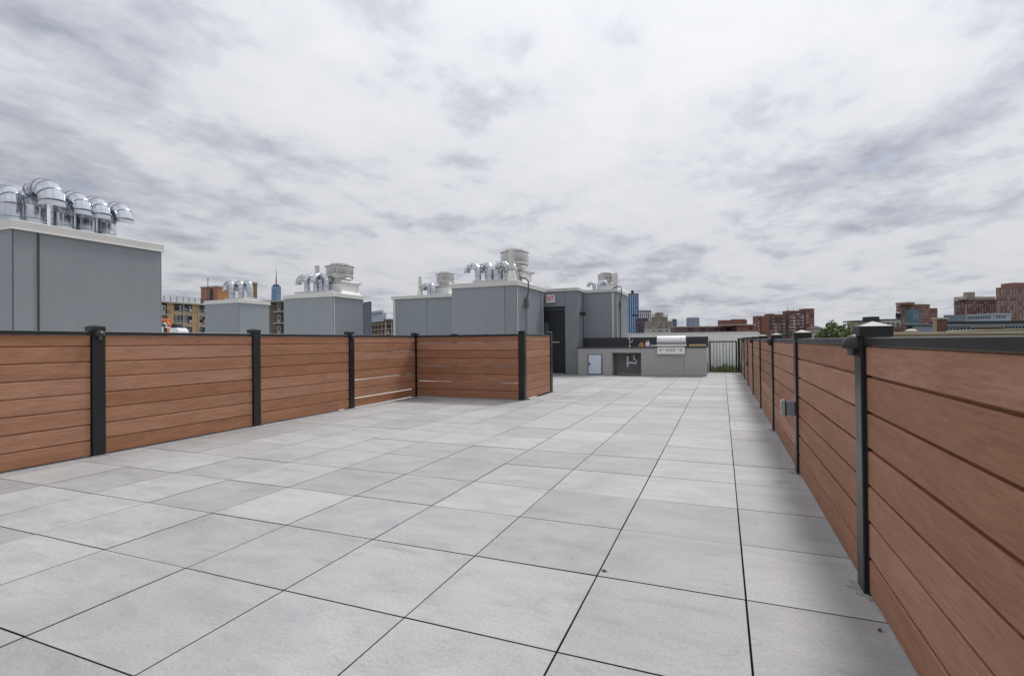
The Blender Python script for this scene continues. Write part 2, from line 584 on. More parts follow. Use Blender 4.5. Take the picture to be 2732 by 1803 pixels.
def floor_cells():
    """clipped paver rectangles"""
    out = []
    regions = [(-5.60, 0.566, -4.1, YRET - 0.02), (XRET + 0.06, 0.566, YRET - 0.02, 10.34), (-5.26, 0.566, 10.34, 15.90), (-0.43, 0.566, 15.90, YEND - 0.06)]
    for k in range(-10, 1):
        for j in range(-10, 28):
            x0, x1 = GX + T * k, GX + T * (k + 1)
            y0, y1 = GY + T * j, GY + T * (j + 1)
            for (a, b, c, d) in regions:
                u0, u1, w0, w1 = max(x0, a), min(x1, b), max(y0, c), min(y1, d)
                if u1 - u0 > 0.03 and w1 - w0 > 0.03:
                    out.append((u0, u1, w0, w1))
    return out


cells = floor_cells()
cache = {}
rest = MB()
npav = 0
for (u0, u1, w0, w1) in cells:
    gp = 0.0026
    if w1 < 0.5:
        rest.cbox(u0 + gp, u1 - gp, w0 + gp, w1 - gp, -0.022, 0.0, 0.0015)
        continue
    key = (round(u1 - u0, 3), round(w1 - w0, 3))
    if key not in cache:
        hx, hy = (u1 - u0) / 2 - gp, (w1 - w0) / 2 - gp
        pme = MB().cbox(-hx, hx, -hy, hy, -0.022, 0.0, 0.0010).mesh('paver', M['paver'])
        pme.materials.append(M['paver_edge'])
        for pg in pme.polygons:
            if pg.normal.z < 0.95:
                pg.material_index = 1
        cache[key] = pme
    o = link('paver', cache[key], bed)
    o.location = ((u0 + u1) / 2 + random.uniform(-.0008, .0008), (w0 + w1) / 2 + random.uniform(-.0008, .0008), random.uniform(-0.0012, 0.0006))
    o.rotation_euler = (random.uniform(-.0012, .0012), random.uniform(-.0012, .0012), random.uniform(-.0015, .0015))
    npav += 1
stuff(rest.build('pavers_behind', M['paver'], bed))

# ------------------------------------------------------------------ fences
PITCH_B = 0.148
board_cache = {}


def board_mesh(length, hgt, tongue, back=1):
    key = (round(length, 3), round(hgt, 3), tongue, back)
    if key not in board_cache:
        t, c, h = 0.011, 0.0042, hgt / 2
        prof = [(-t, -h + c), (-t + c, -h), (t - c, -h), (t, -h + c), (t, h - c), (t - c, h), (-t + c, h), (-t, h - c)]
        mb = MB().prism(prof, -length / 2, length / 2, 'x')
        if tongue:
            mb.box(-length / 2, length / 2, back * 0.007 - 0.002, back * 0.007 + 0.002, h - 0.001, h + 0.014)
        board_cache[key] = mb.mesh('board', M['board'])
    return board_cache[key]


def fence(name, label, p0, p1, posts, ztop, nboards, first_h, gap, tongue, inward, group=None):
    """run from p0 to p1; posts: distances along it; inward: +1/-1, the side of the local normal that faces the terrace"""
    p0, p1 = Vector((*p0, 0)), Vector((*p1, 0))
    d = (p1 - p0).normalized()
    rz = math.atan2(d.y, d.x)
    root = thing(name, label, 'fence', p0, rz, group)
    off = inward * 0.026
    pm = MB()
    a = 0.055
    pm.cbox(-a, a, -a, a, -0.05, ztop + 0.003, 0.004)
    post_me = pm.mesh('post', M['black'])
    cm = MB()
    e = 0.0590
    cm.cbox(-e, e, -e, e, ztop + 0.004, ztop + 0.046, 0.002)
    cm.add([(-e, -e, ztop + .0465), (e, -e, ztop + .0465), (e, e, ztop + .0465), (-e, e, ztop + .0465), (0, 0, ztop + 0.068)],
           [(0, 1, 4), (1, 2, 4), (2, 3, 4), (3, 0, 4), (3, 2, 1, 0)])
    cap_me = cm.mesh('cap', M['blackcap'])
    gm = MB()
    gpts = [(0.064 + 0.012 * math.sin(3 * i) + random.uniform(0, 0.016)) for i in range(20)]
    gv = [(gpts[i] * 1.05 * math.cos(i * math.pi / 10) * (1.25 if abs(math.cos(i * math.pi / 10)) > .3 and abs(math.sin(i * math.pi / 10)) > .3 else 1),
           gpts[i] * 1.05 * math.sin(i * math.pi / 10) * (1.25 if abs(math.cos(i * math.pi / 10)) > .3 and abs(math.sin(i * math.pi / 10)) > .3 else 1)) for i in range(20)]
    gm.prism(gv, 0.0006, 0.007, 'z')
    mort_me = gm.mesh('mortar_base', M['mortar'])
    for s in posts:
        po = link('post', post_me, root, (s, 0, 0))
        link('cap', cap_me, po)
        link('mortar_base', mort_me, po).rotation_euler = (0, 0, random.uniform(0, 6))
    for s0, s1 in zip(posts[:-1], posts[1:]):
        x0, x1 = s0 + a + 0.002, s1 - a - 0.002
        ln = x1 - x0
        mid = (x0 + x1) / 2
        rl = MB()
        rl.cbox(-ln / 2, ln / 2, off - 0.020, off + 0.030 if inward < 0 else off + 0.020, ztop - 0.034, ztop, 0.003)
        link('top_rail', rl.mesh('top_rail', M['black']), root, (mid, 0, 0))
        # side channels that hold the boards
        ch = MB()
        for sx in (-1, 1):
            ch.cbox(sx * (ln / 2 - 0.0045) - 0.0045, sx * (ln / 2 - 0.0045) + 0.0045, off - 0.014, off + 0.014, 0.0, ztop - 0.036, 0.002)
            link('side_channel', ch.mesh('side_channel', M['black']), root, (mid, 0, 0))
            ch = MB()
        z = ztop - 0.036 - first_h
        hb = PITCH_B - gap
        lb = ln - 0.020
        o = link('board', board_mesh(lb, first_h, False), root, (mid, off, z + first_h / 2))
        for i in range(nboards - 1):
            z -= PITCH_B
            o = link('board', board_mesh(lb, hb, tongue if isinstance(tongue, bool) else (s0 < tongue or (i * 7 + int(s0 * 5)) % 5 > 1), -inward), root,
                     (mid + random.uniform(-.001, .001), off + random.uniform(-.0012, .0012), z + hb / 2 + random.uniform(-.0016, .0016)))
            o.rotation_euler = (0, random.uniform(-.0009, .0009), 0)
    return root


XL = FXL - 0.055
XR = FXR + 0.055
ys_l = [-2.45, -0.60, 1.25, 3.10, 4.92, 6.76, YRET]
fl = fence('fence', 'long brown slatted fence with black posts along the left edge', (XL, 0), (XL, 1), ys_l, 1.190, 8, 0.100, 0.0105, 4.95, -1)
fence('fence', 'shaded brown slatted fence panel crossing towards the grey wall, facing the camera', (XL, YRET), (XRET, YRET), [0.0, XRET - XL], 1.190, 8, 0.100, 0.0090, -0.5, -1).children
fence('fence', 'short brown slatted fence panel beside the exit door', (XRET, YRET), (XRET, YRET + 1), [0.0, 1.56], 1.190, 8, 0.100, 0.0095, True, -1)
ys_r = [-3.74, -1.64, 0.46, 2.566, 4.62, 6.68, 8.78, 10.88, 12.97, 15.07, 17.30]
fr = fence('fence', 'long brown slatted fence with black posts along the right edge', (XR, 0), (XR, 1), ys_r, 1.056, 7, 0.117, 0.0105, True, 1)
# a post of the fence that goes on behind the return panel
bp_ = fence('fence', 'fence continuing behind the shaded panel, only one post cap showing', (XL, YRET), (XL, YRET + 1), [1.62, 3.3], 1.190, 8, 0.100, 0.0090, False, -1)

# lights on the posts


def post_light(x, y, z, side, label):
    """hooded light on the post face that looks towards side (+1: +x)"""
    root = thing('post_light', label, 'light', (x, y, z), 0 if side > 0 else math.pi, 'hooded lights on the fence posts')
    global PL
    if PL is None:
        h = MB()
        n, mrows = 16, 6
        vs, fs = [], []
        for i in range(mrows + 1):
            ph = (math.pi / 2) * i / mrows
            for k in range(n + 1):
                th = -math.pi / 2 + math.pi * k / n
                vs.append((0.004 + 0.052 * math.cos(ph) * math.cos(th), 0.048 * math.cos(ph) * math.sin(th), 0.050 * math.sin(ph)))
        for i in range(mrows):
            for k in range(n):
                q = i * (n + 1) + k
                fs.append((q, q + 1, q + n + 2, q + n + 1))
        h.add(vs, fs)
        h.box(0.001, 0.006, -0.047, 0.047, -0.045, 0.03)
        # curved skirt under the hood
        vs = []
        for z_ in (0.0, -0.010):
            for k in range(n + 1):
                th = -math.pi / 2 + math.pi * k / n
                vs.append((0.004 + 0.052 * math.cos(th), 0.048 * math.sin(th), z_))
        h.add(vs, [(k, k + 1, n + 2 + k, n + 1 + k) for k in range(n)])
        hm = h.mesh('hood', M['plasticblack'], 50)
        l_ = MB().cyl((0.021, 0, -0.040), (0.021, 0, 0.0), 0.014, 0.020, 14)
        PL = (hm, l_.mesh('lens', M['lens'], 40))
    link('hood', PL[0], root)
    link('lens', PL[1], root)


PL = None
post_light(FXL, 3.10, 1.155, 1, 'round black light on the nearest post of the left fence')
post_light(FXL, 6.76, 1.155, 1, 'small round black light on the third post of the left fence')
post_light(FXR, 2.566, 1.022, -1, 'large black hooded light on the nearest post of the right fence')
post_light(FXR, 6.67, 1.022, -1, 'black hooded light on the third post of the right fence')
post_light(FXR, 10.87, 1.022, -1, 'small black hooded light on the fifth post of the right fence')
post_light(FXR, 15.06, 1.022, -1, 'farthest hooded light on the right fence near the gate')


def outlet(y, z, label):
    root = thing('outlet_box', label, 'outlet box', (FXR, y, z), 0, 'outlet boxes on the right fence')
    root.scale = (.92, .85, .9)
    MB().cbox(-0.068, -0.001, -0.036, 0.036, -0.060, 0.060, 0.004).build('box', M['greyplastic'], root, world=False)
    MB().cbox(-0.078, -0.069, -0.038, 0.038, -0.068, 0.068, 0.003).build('gasket', M['plasticblack'], root, world=False)
    c = MB().prism([(-0.079, -0.072), (-0.102, -0.068), (-0.109, -0.055), (-0.109, 0.056), (-0.098, 0.074), (-0.079, 0.076)], -0.040, 0.040, 'y')
    c.build('cover', M['palegrey'], root, world=False)


outlet(4.63, 0.505, 'grey outlet box with pale cover on the right fence, nearest')
outlet(12.96, 0.50, 'small grey outlet box far down the right fence')

# ------------------------------------------------------------------ vent units
HU = 2.75


def unit(name, label, x0, x1, y0, y1, top=HU, seams_x=(), seams_y=(), coping=0.125, over=0.03, trim_x=None, trim_y=None):
    """grey panelled shaft: panels on the -y face (seams_x: x of joints) and +x face (seams_y: y of joints)"""
    root = thing(name, label, 'vent shaft', (x1, y0, -0.10), 0)
    zb, zt = -0.098, top - coping + 0.02
    c = 0.012
    MB().box(x0 + c, x1 - c, y0 + c, y1 - c, zb, zt).build('core', M['joint'], root)
    e = 0.006
    xs = [x0] + list(seams_x) + [x1]
    for a, b in zip(xs[:-1], xs[1:]):
        MB().cbox(a + e, b - e, y0, y0 + c - 0.001, zb + 0.02, zt - 0.01, 0.002).build('panel', M['panel'], root)
        MB().cbox(a + e, b - e, y1 - c + 0.001, y1, zb + 0.02, zt - 0.01, 0.002).build('panel', M['panel'], root)
    ys = [y0 + 0.012] + list(seams_y) + [y1 - 0.012]
    for a, b in zip(ys[:-1], ys[1:]):
        MB().cbox(x1 - c + 0.001, x1, a + e, b - e, zb + 0.02, zt - 0.01, 0.002).build('panel', M['panel'], root)
        MB().cbox(x0, x0 + c - 0.001, a + e, b - e, zb + 0.02, zt - 0.01, 0.002).build('panel', M['panel'], root)
    o = over
    cp = MB()
    cp.cbox(x0 - o, x1 + o, y0 - o, y1 + o, top - coping, top, 0.008)
    cpo = cp.build('coping', M['coping'], root)
    dr = MB()
    w = o + 0.014
    h0, h1 = top - coping - 0.004, top - coping + 0.012
    dr.box(x0 - w, x1 + w, y0 - w, y0 - o - 0.001, h0, h1).box(x0 - w, x1 + w, y1 + o + 0.001, y1 + w, h0, h1)
    dr.box(x0 - w, x0 - o - 0.001, y0 - o - 0.001, y1 + o + 0.001, h0, h1).box(x1 + o + 0.001, x1 + w, y0 - o - 0.001, y1 + o + 0.001, h0, h1)
    dr.build('drip_edge', M['white'], cpo)
    return root


UA = unit('vent_shaft', 'large grey panelled shaft nearest on the left with large steel ducts on top', -10.95, -8.75, 3.87, 5.86, seams_y=(4.15,))
UB = unit('vent_shaft', 'small grey shaft in front of the tan apartment block, three ducts on top', -18.6, -16.8, 14.12, 15.55)
UC = unit('vent_shaft', 'grey shaft with tall steel fan, right of the balcony wing', -14.2, -12.0, 13.75, 15.30)
UD1 = unit('vent_shaft', 'long low grey shaft behind the fence corner with a thin white pipe', -11.0, -7.40, 15.70, 18.2, top=2.72, seams_x=(-9.6,), coping=0.10, over=0.06)
UD2 = unit('vent_shaft', 'grey shaft left of the exit door with clustered ducts and a fan', -7.35, -5.30, 13.42, 15.80, top=2.76, seams_x=(-5.66,), seams_y=(15.45,))
UE = unit('vent_shaft', 'grey shaft behind the counter, right of the exit door', -4.226, -3.136, 16.66, 18.74, top=2.72, seams_x=(-3.30,), coping=0.09)
# light corner trims
MB().box(-5.298, -5.292, 13.44, 13.50, -0.07, 2.62).build('corner_trim', M['trim'], UD2)
MB().box(-5.298, -5.292, 15.66, 15.72, -0.07, 2.62).build('corner_trim', M['trim'], UD2)
MB().box(-11.0, -10.90, 15.690, 15.697, -0.07, 2.60).build('corner_trim', M['trim'], UD1)
MB().box(-3.29, -3.21, 16.650, 16.657, -0.07, 2.60).build('corner_trim', M['trim'], UE)
MB().box(-12.0, -11.994, 13.765, 13.80, -0.07, 2.60).build('corner_trim', M['trim'], UC)
MB().box(-8.749, -8.744, 4.128, 4.134, -0.07, 2.60).build('corner_trim', M['trim'], UA)
MB().box(-8.749, -8.740, 4.137, 4.168, -0.07, 2.60).build('joint_cover', M['joint'], UA)

# stair bulkhead with the exit door
bx0, bx1, by0, by1 = -7.3, -4.23, 15.95, 18.7
root = thing('stair_bulkhead', 'grey stair bulkhead with a dark exit door beside the counter', 'bulkhead', (bx1, by0, -0.1))
dx0, dx1, dtop = -5.60, -4.645, 2.16
MB().box(bx0 + .02, dx0, by0 + .014, by1, -0.098, 2.66).box(dx1, bx1 - .014, by0 + .014, by1, -0.098, 2.66).box(dx0, dx1, by0 + .014, by1, dtop, 2.66).box(dx0, dx1, by0 + 0.30, by1, -0.098, dtop).build('core', M['joint'], root)
MB().cbox(dx0 - .3, dx1 - 0.004, by0, by0 + .013, dtop + 0.006, 2.645, .002).build('panel', M['panel'], root)
MB().cbox(dx1 + 0.004, bx1 - .004, by0, by0 + .013, -0.07, 2.645, .002).build('panel', M['panel'], root)
MB().cbox(bx1 - .013, bx1, by0 + .016, 16.655, -0.07, 2.645, .002).build('panel', M['panel'], root)
MB().box(dx1 - .012, dx1 - 0.001, by0 + .016, by0 + .29, 0.0, dtop - .002).build('jamb', M['doorframe'], root)
MB().box(dx0, dx1 - .013, by0 + .10, by0 + .16, 2.04, dtop - .002).build('door_head', M['doorframe'], root)
MB().box(dx0, dx1 - .013, by0 + .05, by0 + .29, -0.09, 0.012).build('threshold', M['trim'], root)
door = MB().cbox(dx0 + .01, dx1 - .016, by0 + .13, by0 + .175, 0.014, 2.036, .003).build('exit_door', M['door'], root)
MB().cbox(dx0 + .08, -4.86, by0 + .085, by0 + .115, 1.000, 1.045, .004).box(-4.885, -4.865, by0 + .10, by0 + .131, 1.0, 1.045).build('push_bar', M['steel'], door)
MB().box(-4.90, -4.82, by0 + .09, by0 + .129, 0.99, 1.055).build('bar_end', M['plasticblack'], door)
MB().cbox(-5.40, -5.245, by0 + .115, by0 + .129, 1.10, 1.67, .002).build('door_glass', M['glassdoor'], door)
cp = MB().cbox(bx0 - .02, bx1 + .03, by0 - .03, by1, 2.655, 2.745, .008).build('coping', M['coping'], root)
MB().box(bx0 - .02, bx1 + .044, by0 - .044, by0 - .031, 2.650, 2.668).box(bx1 + .031, bx1 + .044, by0 - .031, 16.6, 2.650, 2.668).build('drip_edge', M['white'], cp)

# exit sign
sg = thing('exit_sign', 'white exit sign with red letters above the dark door', 'sign', (-5.11, 15.945, 2.29))
MB().cbox(-5.262, -4.955, 15.865, 15.946, 2.288, 2.545, .006).build('housing', M['sign'], sg)
MB().cbox(-5.255, -4.967, 15.857, 15.864, 2.297, 2.536, .002).build('face', M['signwhite'], sg)


def text(body, size, mat, loc, parent, name='lettering', sx=1.0, bold=0.0):
    cu = bpy.data.curves.new(name, 'FONT')
    cu.body = body
    cu.size = size
    cu.align_x = 'CENTER'
    cu.align_y = 'CENTER'
    cu.extrude = 0.002
    cu.offset = bold
    tmp = bpy.data.objects.new('tmp_text', cu)
    COL.objects.link(tmp)
    dg = bpy.context.evaluated_depsgraph_get()
    me = bpy.data.meshes.new_from_object(tmp.evaluated_get(dg))
    bpy.data.objects.remove(tmp)
    bpy.data.curves.remove(cu)
    me.materials.clear()
    me.materials.append(mat)
    o = link(name, me, parent)
    o.rotation_euler = (rad(90), 0, 0)
    o.scale = (sx, 1, 1)
    o.location = Vector(loc) - parent.location
    return o


text('EXIT', 0.225, M['red'], (-5.111, 15.8545, 2.416), sg, sx=0.57, bold=0.004)

# wall light on the bulkhead's side
wl = thing('wall_light', 'black square wall light on the side of the bulkhead', 'light', (bx1, 16.3, 1.93))
MB().cbox(bx1 + .001, bx1 + .02, 16.26, 16.36, 1.87, 1.99, .003).build('back_plate', M['plasticblack'], wl)
MB().prism([(bx1 + .021, 1.985), (bx1 + .16, 1.985), (bx1 + .16, 1.90), (bx1 + .12, 1.875), (bx1 + .021, 1.875)], 16.25, 16.37, 'y').build('hood', M['plasticblack'], wl)

# ------------------------------------------------------------------ steel gooseneck ducts


def duct_parts(D, hp, R, run, tail):
    """gooseneck along +x: straight pipe, two elbows of mitred gores, collar"""
    r = D / 2
    pts = [Vector((0, 0, hp))]
    seg = 3
    for i in range(1, seg + 1):
        a = (math.pi / 2) * i / seg
        pts.append(Vector((R - R * math.cos(a), 0, hp + R * math.sin(a))))
    pts.append(pts[-1] + Vector((run, 0, 0)))
    cx, cz = pts[-1].x, pts[-1].z - R
    for i in range(1, seg + 1):
        a = (math.pi / 2) * i / seg
        pts.append(Vector((cx + R * math.sin(a), 0, cz + R * math.cos(a))))
    n = 24
    dirs = [(b - a).normalized() for a, b in zip(pts[:-1], pts[1:])]
    rings = []
    for i, p in enumerate(pts):
        d0 = dirs[i - 1] if i > 0 else Vector((0, 0, 1))
        d1 = dirs[i] if i < len(dirs) else Vector((0, 0, -1))
        t = (d0 + d1).normalized()
        nrm = Vector((0, 1, 0)).cross(t).normalized()
        k = 1 / max(0.5, math.sqrt(max(0.25, (1 + d0.dot(d1)) / 2)))
        rings.append((p, nrm * k, t))

    def ring_pts(i, rr):
        p, nrm, t = rings[i]
        return [p + Vector((0, 1, 0)) * math.cos(2 * math.pi * q / n) * rr + nrm * math.sin(2 * math.pi * q / n) * rr for q in range(n)]
    parts = []
    pm = MB().lathe([(r, 0), (r, hp)], n=n)
    parts.append(('pipe', pm, 'galv'))
    for zz_ in (hp * 0.48, hp):
        sw = MB().lathe([(r + .0005, zz_ - .008), (r + .006, zz_ - .005), (r + .006, zz_ + .004), (r + .0005, zz_ + .008)], n=n)
        parts.append(('pipe_seam', sw, 'seam'))
    for i in range(len(pts) - 1):
        gm = MB()
        rr = r + (0.0035 if i % 2 else 0.0)
        a_, b_ = ring_pts(i, rr), ring_pts(i + 1, rr)
        gm.add(a_ + b_, [(q, (q + 1) % n, n + (q + 1) % n, n + q) for q in range(n)])
        parts.append(('elbow_gore', gm, 'galv'))
    for i in range(1, len(pts)):
        sm = MB()
        p, nrm, t = rings[i]
        a_ = ring_pts(i, r + 0.0105)
        sm.add([q_ - t * 0.006 for q_ in a_] + [q_ + t * 0.006 for q_ in a_], [(q, (q + 1) % n, n + (q + 1) % n, n + q) for q in range(n)])
        parts.append(('seam', sm, 'seam'))
    e = pts[-1]
    cm = MB().lathe([(r + .001, -tail), (r + .008, -tail), (r + .008, -tail * 0.5), (r + .001, -tail * .48), (r + .001, 0)], (e.x, 0, e.z), n)
    parts.append(('collar', cm, 'galv'))
    mm = MB().lathe([(r - .012, -tail + .004), (r - .012, -tail + .03)], (e.x, 0, e.z), n)
    parts.append(('mouth', mm, 'galvdark'))
    return [(nm, mb.mesh(nm, M[k], 35), k) for nm, mb, k in parts]


DUCT_BIG = duct_parts(0.29, 0.37, 0.19, 0.07, 0.07)
DUCT_SML = duct_parts(0.20, 0.33, 0.18, 0.03, 0.05)
DUCT_LOW = duct_parts(0.19, 0.26, 0.15, 0.02, 0.05)


def duct(parts, loc, rz, label, group, sc=1.0):
    root = thing('steel_duct', label, 'duct', loc, rz, group)
    root.scale = (sc, sc, sc)
    for nm, me, k in parts:
        link(nm, me, root)


GA = 'galvanised goosenecks on the nearest shaft'
la = ['gooseneck duct at the picture edge, turned away on the nearest shaft', 'tallest bright gooseneck duct on the nearest shaft',
      'middle gooseneck duct on the nearest shaft, second right of the tallest', 'gooseneck duct next to the end one on the nearest shaft', 'rightmost gooseneck duct on the nearest shaft']
la[2] = 'gooseneck duct directly right of the tallest one on the nearest shaft'
for i, (y, hs, rz) in enumerate(((4.20, 0.95, math.pi * .96), (4.45, 1.08, 0.0), (4.82, .97, 0.05), (5.13, .96, -.04), (5.44, .95, 0.03))):
    duct(DUCT_BIG, (-9.50, y, HU + .001), rz, la[i], GA, hs)

for nm, x0_, x1_, y0_, y1_, h_, lab in (('duct_curb', -18.0, -16.95, 14.5, 15.2, .10, 'white kerb under the three ducts of the small shaft'),
                                      ('duct_curb', -13.9, -12.25, 13.95, 14.35, .11, 'white kerb under the ducts of the shaft with the tall fan'),
                                      ('duct_curb', -6.75, -5.72, 13.62, 14.15, .09, 'white kerb under the clustered ducts left of the exit door')):
    k = thing(nm, lab, 'kerb', ((x0_ + x1_) / 2, y0_, HU))
    zt_ = (HU + .012 if 'exit' in lab else HU + .001)
    MB().cbox(x0_, x1_, y0_, y1_, zt_, HU + h_, .008).build('body', M['white'], k)
    MB().cbox(x0_ - .012, x1_ + .012, y0_ - .012, y1_ + .012, HU + h_ - .035, HU + h_ + .003, .006).build('cap', M['coping'], k)
for i, (x, y, rz, lab) in enumerate(((-17.85, 14.72, math.pi * .95, 'left gooseneck of the three on the small shaft'),
                                     (-17.47, 14.82, math.pi * .9, 'middle gooseneck of the three on the small shaft'),
                                     (-17.12, 14.9, math.pi * .88, 'right gooseneck of the three on the small shaft'))):
    duct(DUCT_SML, (x, y, HU + .103), rz, lab, 'goosenecks on the small shaft', 1.18)
for i, (x, y, rz, lab) in enumerate(((-13.48, 14.12, math.pi, 'gooseneck turned left on the shaft with the tall fan'),
                                     (-13.18, 14.24, -1.8, 'gooseneck facing the camera on the shaft with the tall fan, left one'),
                                     (-12.93, 14.22, -1.6, 'gooseneck facing the camera on the shaft with the tall fan, right one'),
                                     (-12.66, 14.15, math.pi * .97, 'gooseneck next to the fan on the shaft with the tall fan'))):
    duct(DUCT_SML, (x, y, HU + .113), rz, lab, 'goosenecks on the shaft with the tall fan', 1.02)
for i, (x, y, rz, lab) in enumerate(((-6.66, 13.78, math.pi * 1.02, 'leftmost gooseneck of the cluster left of the exit door'),
                                     (-6.44, 13.98, math.pi * .95, 'second gooseneck of the cluster left of the exit door'),
                                     (-6.28, 13.80, math.pi * .8, 'third gooseneck of the cluster left of the exit door'),
                                     (-6.20, 14.05, 0.1, 'fourth gooseneck of the cluster left of the exit door'),
                                     (-6.06, 13.76, 0.0, 'fifth gooseneck of the cluster left of the exit door'),
                                     (-5.94, 14.03, -0.1, 'rightmost gooseneck of the cluster left of the exit door'))):
    duct(DUCT_SML, (x, y, HU + .093), rz, lab, 'clustered goosenecks left of the exit door', 0.90)
for i, (x, y, rz, lab) in enumerate(((-9.66, 16.0, math.pi, 'left small gooseneck on the long low shaft'), (-9.50, 15.98, math.pi * .9, 'right small gooseneck on the long low shaft'))):
    duct(DUCT_LOW, (x, y, 2.721), rz, lab, 'small goosenecks on the long low shaft', 0.9)
for i, (x, y, rz, lab) in enumerate(((-3.92, 16.95, math.pi, 'left small gooseneck on the shaft behind the counter'),
                                     (-3.76, 16.98, 0.4, 'middle small gooseneck on the shaft behind the counter'),
                                     (-3.68, 16.84, 0.1, 'right small gooseneck on the shaft behind the counter'))):
    duct(DUCT_LOW, (x, y, 2.721), rz, lab, 'small goosenecks on the shaft behind the counter', 0.62)

# ------------------------------------------------------------------ exhaust fans
FAN = None


def fan(loc, sc, sz, label, rz=0):
    global FAN
    root = thing('exhaust_fan', label, 'fan', loc, rz, 'upblast exhaust fans')
    root.scale = (sc, sc, sz)
    if FAN is None:
        FAN = []
        z0 = 0.40
        FAN.append(('base_flange', MB().cbox(-.46, .46, -.46, .46, ch_z(z0) - .045, ch_z(z0) + .03, .01).mesh('base_flange', M['alu'])))
        FAN.append(('neck', MB().lathe([(.40, z0 + .031), (.34, z0 + .07), (.34, z0 + .14)], n=32).mesh('neck', M['alu'], 35)))
        FAN.append(('shroud', MB().lathe([(.30, z0 + .11), (.38, z0 + .12), (.425, z0 + .16), (.438, z0 + .21), (.425, z0 + .25), (.430, z0 + .27), (.432, z0 + .52)], n=40).mesh('shroud', M['alu'], 35)))
        FAN.append(('rim', MB().lathe([(.431, z0 + .52), (.468, z0 + .528), (.470, z0 + .545), (.43, z0 + .552)], n=40).mesh('rim', M['seam'], 35)))
        FAN.append(('lid', MB().lathe([(.30, z0 + .545), (.31, z0 + .60), (.295, z0 + .635), (.10, z0 + .655)], n=32).mesh('lid', M['alu'], 35)))
        bm = MB().cyl((0, 0, 0), (.025, 0, 0), .02, .016, 8)
        FAN.append(('bolt', bm.mesh('bolt', M['plasticblack'])))
        FAN.append(('drain_pipe', MB().tube([(.34, .34, z0 + .02), (.47, .47, z0 + .02), (.50, .50, z0 - .03)], .03, 8).mesh('drain_pipe', M['alu'], 40)))
    for nm, me in FAN:
        if nm == 'bolt':
            for k in range(4):
                for dz in (.33, .42):
                    a = k * math.pi / 2 + .35
                    o = link('bolt', me, root, (.425 * math.cos(a), .425 * math.sin(a), .40 + dz), a)
        else:
            link(nm, me, root)
    cb = MB()
    e0, e1 = .50, .43
    zt = .354
    cb.add([(-e0, -e0, 0), (e0, -e0, 0), (e0, e0, 0), (-e0, e0, 0), (-e1, -e1, .12), (e1, -e1, .12), (e1, e1, .12), (-e1, e1, .12), (-e1, -e1, zt), (e1, -e1, zt), (e1, e1, zt), (-e1, e1, zt)],
           [(0, 1, 5, 4), (1, 2, 6, 5), (2, 3, 7, 6), (3, 0, 4, 7), (4, 5, 9, 8), (5, 6, 10, 9), (6, 7, 11, 10), (7, 4, 8, 11), (3, 2, 1, 0), (8, 9, 10, 11)])
    cb.build('curb', M['white'], root, world=False)


def ch_z(z):
    return z


fan((-12.63, 14.80, HU + .001), 1.08, 1.09, 'steel exhaust fan on a white curb, on the shaft beside the balcony wing')
fan((-5.92, 14.85, 2.761), 0.96, 1.09, 'largest looking exhaust fan, left of the exit door')
fan((-9.36, 16.6, 2.721), 0.72, 0.86, 'small exhaust fan on the long low shaft')
fan((-3.70, 17.75, 2.721), 0.58, 0.65, 'small exhaust fan on the shaft behind the counter')


def vent_pipe(x, y, z, r, h, cone, label):
    root = thing('vent_pipe', label, 'pipe', (x, y, z), 0, 'pale upright vent pipes')
    MB().cyl((0, 0, cone), (0, 0, h), r, r, 18).build('pipe', M['pvc'], root, 40, world=False)
    if cone > .02:
        MB().lathe([(r * 1.9, 0), (r * 1.75, cone * .3), (r * 1.12, cone)], n=20).build('cone_flashing', M['white'], root, 40, world=False)
        MB().lathe([(r * 1.02, cone), (r * 1.14, cone + .004), (r * 1.14, cone + .018), (r * 1.02, cone + .022)], n=20).build('clamp', M['conduit'], root, 40, world=False)


vent_pipe(-5.54, 13.66, 2.761, .08, .91, .32, 'pale pipe with a conical foot in front of the largest fan')
vent_pipe(-13.70, 14.85, HU + .001, .09, 1.15, .05, 'pale pipe behind the ducts of the shaft with the tall fan')
vent_pipe(-10.04, 15.98, 2.721, .06, .70, .28, 'thin pale pipe with a conical foot on the long low shaft')
vent_pipe(-3.33, 17.62, 2.721, .075, .62, .10, 'pale pipe beside the small fan behind the counter')

# conduits on the shafts
c1 = thing('electrical_conduit', 'dark conduit with a switch box running down the shaft left of the exit door', 'conduit', (-5.25, 14.05, -0.1))
MB().tube([(-5.5, 14.25, 2.86), (-5.5, 14.2, 3.05), (-5.45, 14.12, 2.93), (-5.36, 14.05, 2.90), (-5.24, 14.02, 2.88), (-5.17, 14.02, 2.80), (-5.165, 14.02, 2.5), (-5.20, 14.02, 2.36), (-5.232, 14.02, 2.30)], .024, 8).build('cable', M['conduit'], c1, 40)
MB().tube([(-5.232, 14.02, 2.02), (-5.232, 14.02, -0.08)], .03, 8).build('pipe', M['greyplastic'], c1, 40)
MB().cbox(-5.262, -5.17, 13.95, 14.09, 2.02, 2.31, .006).build('switch_box', M['conduit'], c1)
c2 = thing('electrical_conduit', 'thin dark conduit running down the shaft behind the counter', 'conduit', (-3.12, 17.2, -0.1))
MB().tube([(-3.4, 17.25, 2.77), (-3.2, 17.2, 2.85), (-3.085, 17.2, 2.83), (-3.06, 17.2, 2.70), (-3.085, 17.2, 2.45), (-3.105, 17.2, 2.3), (-3.105, 17.2, -.08)], .020, 8).build('cable', M['conduit'], c2, 40)
MB().cbox(-3.132, -3.075, 17.15, 17.25, 2.12, 2.32, .004).build('switch_box', M['conduit'], c2)
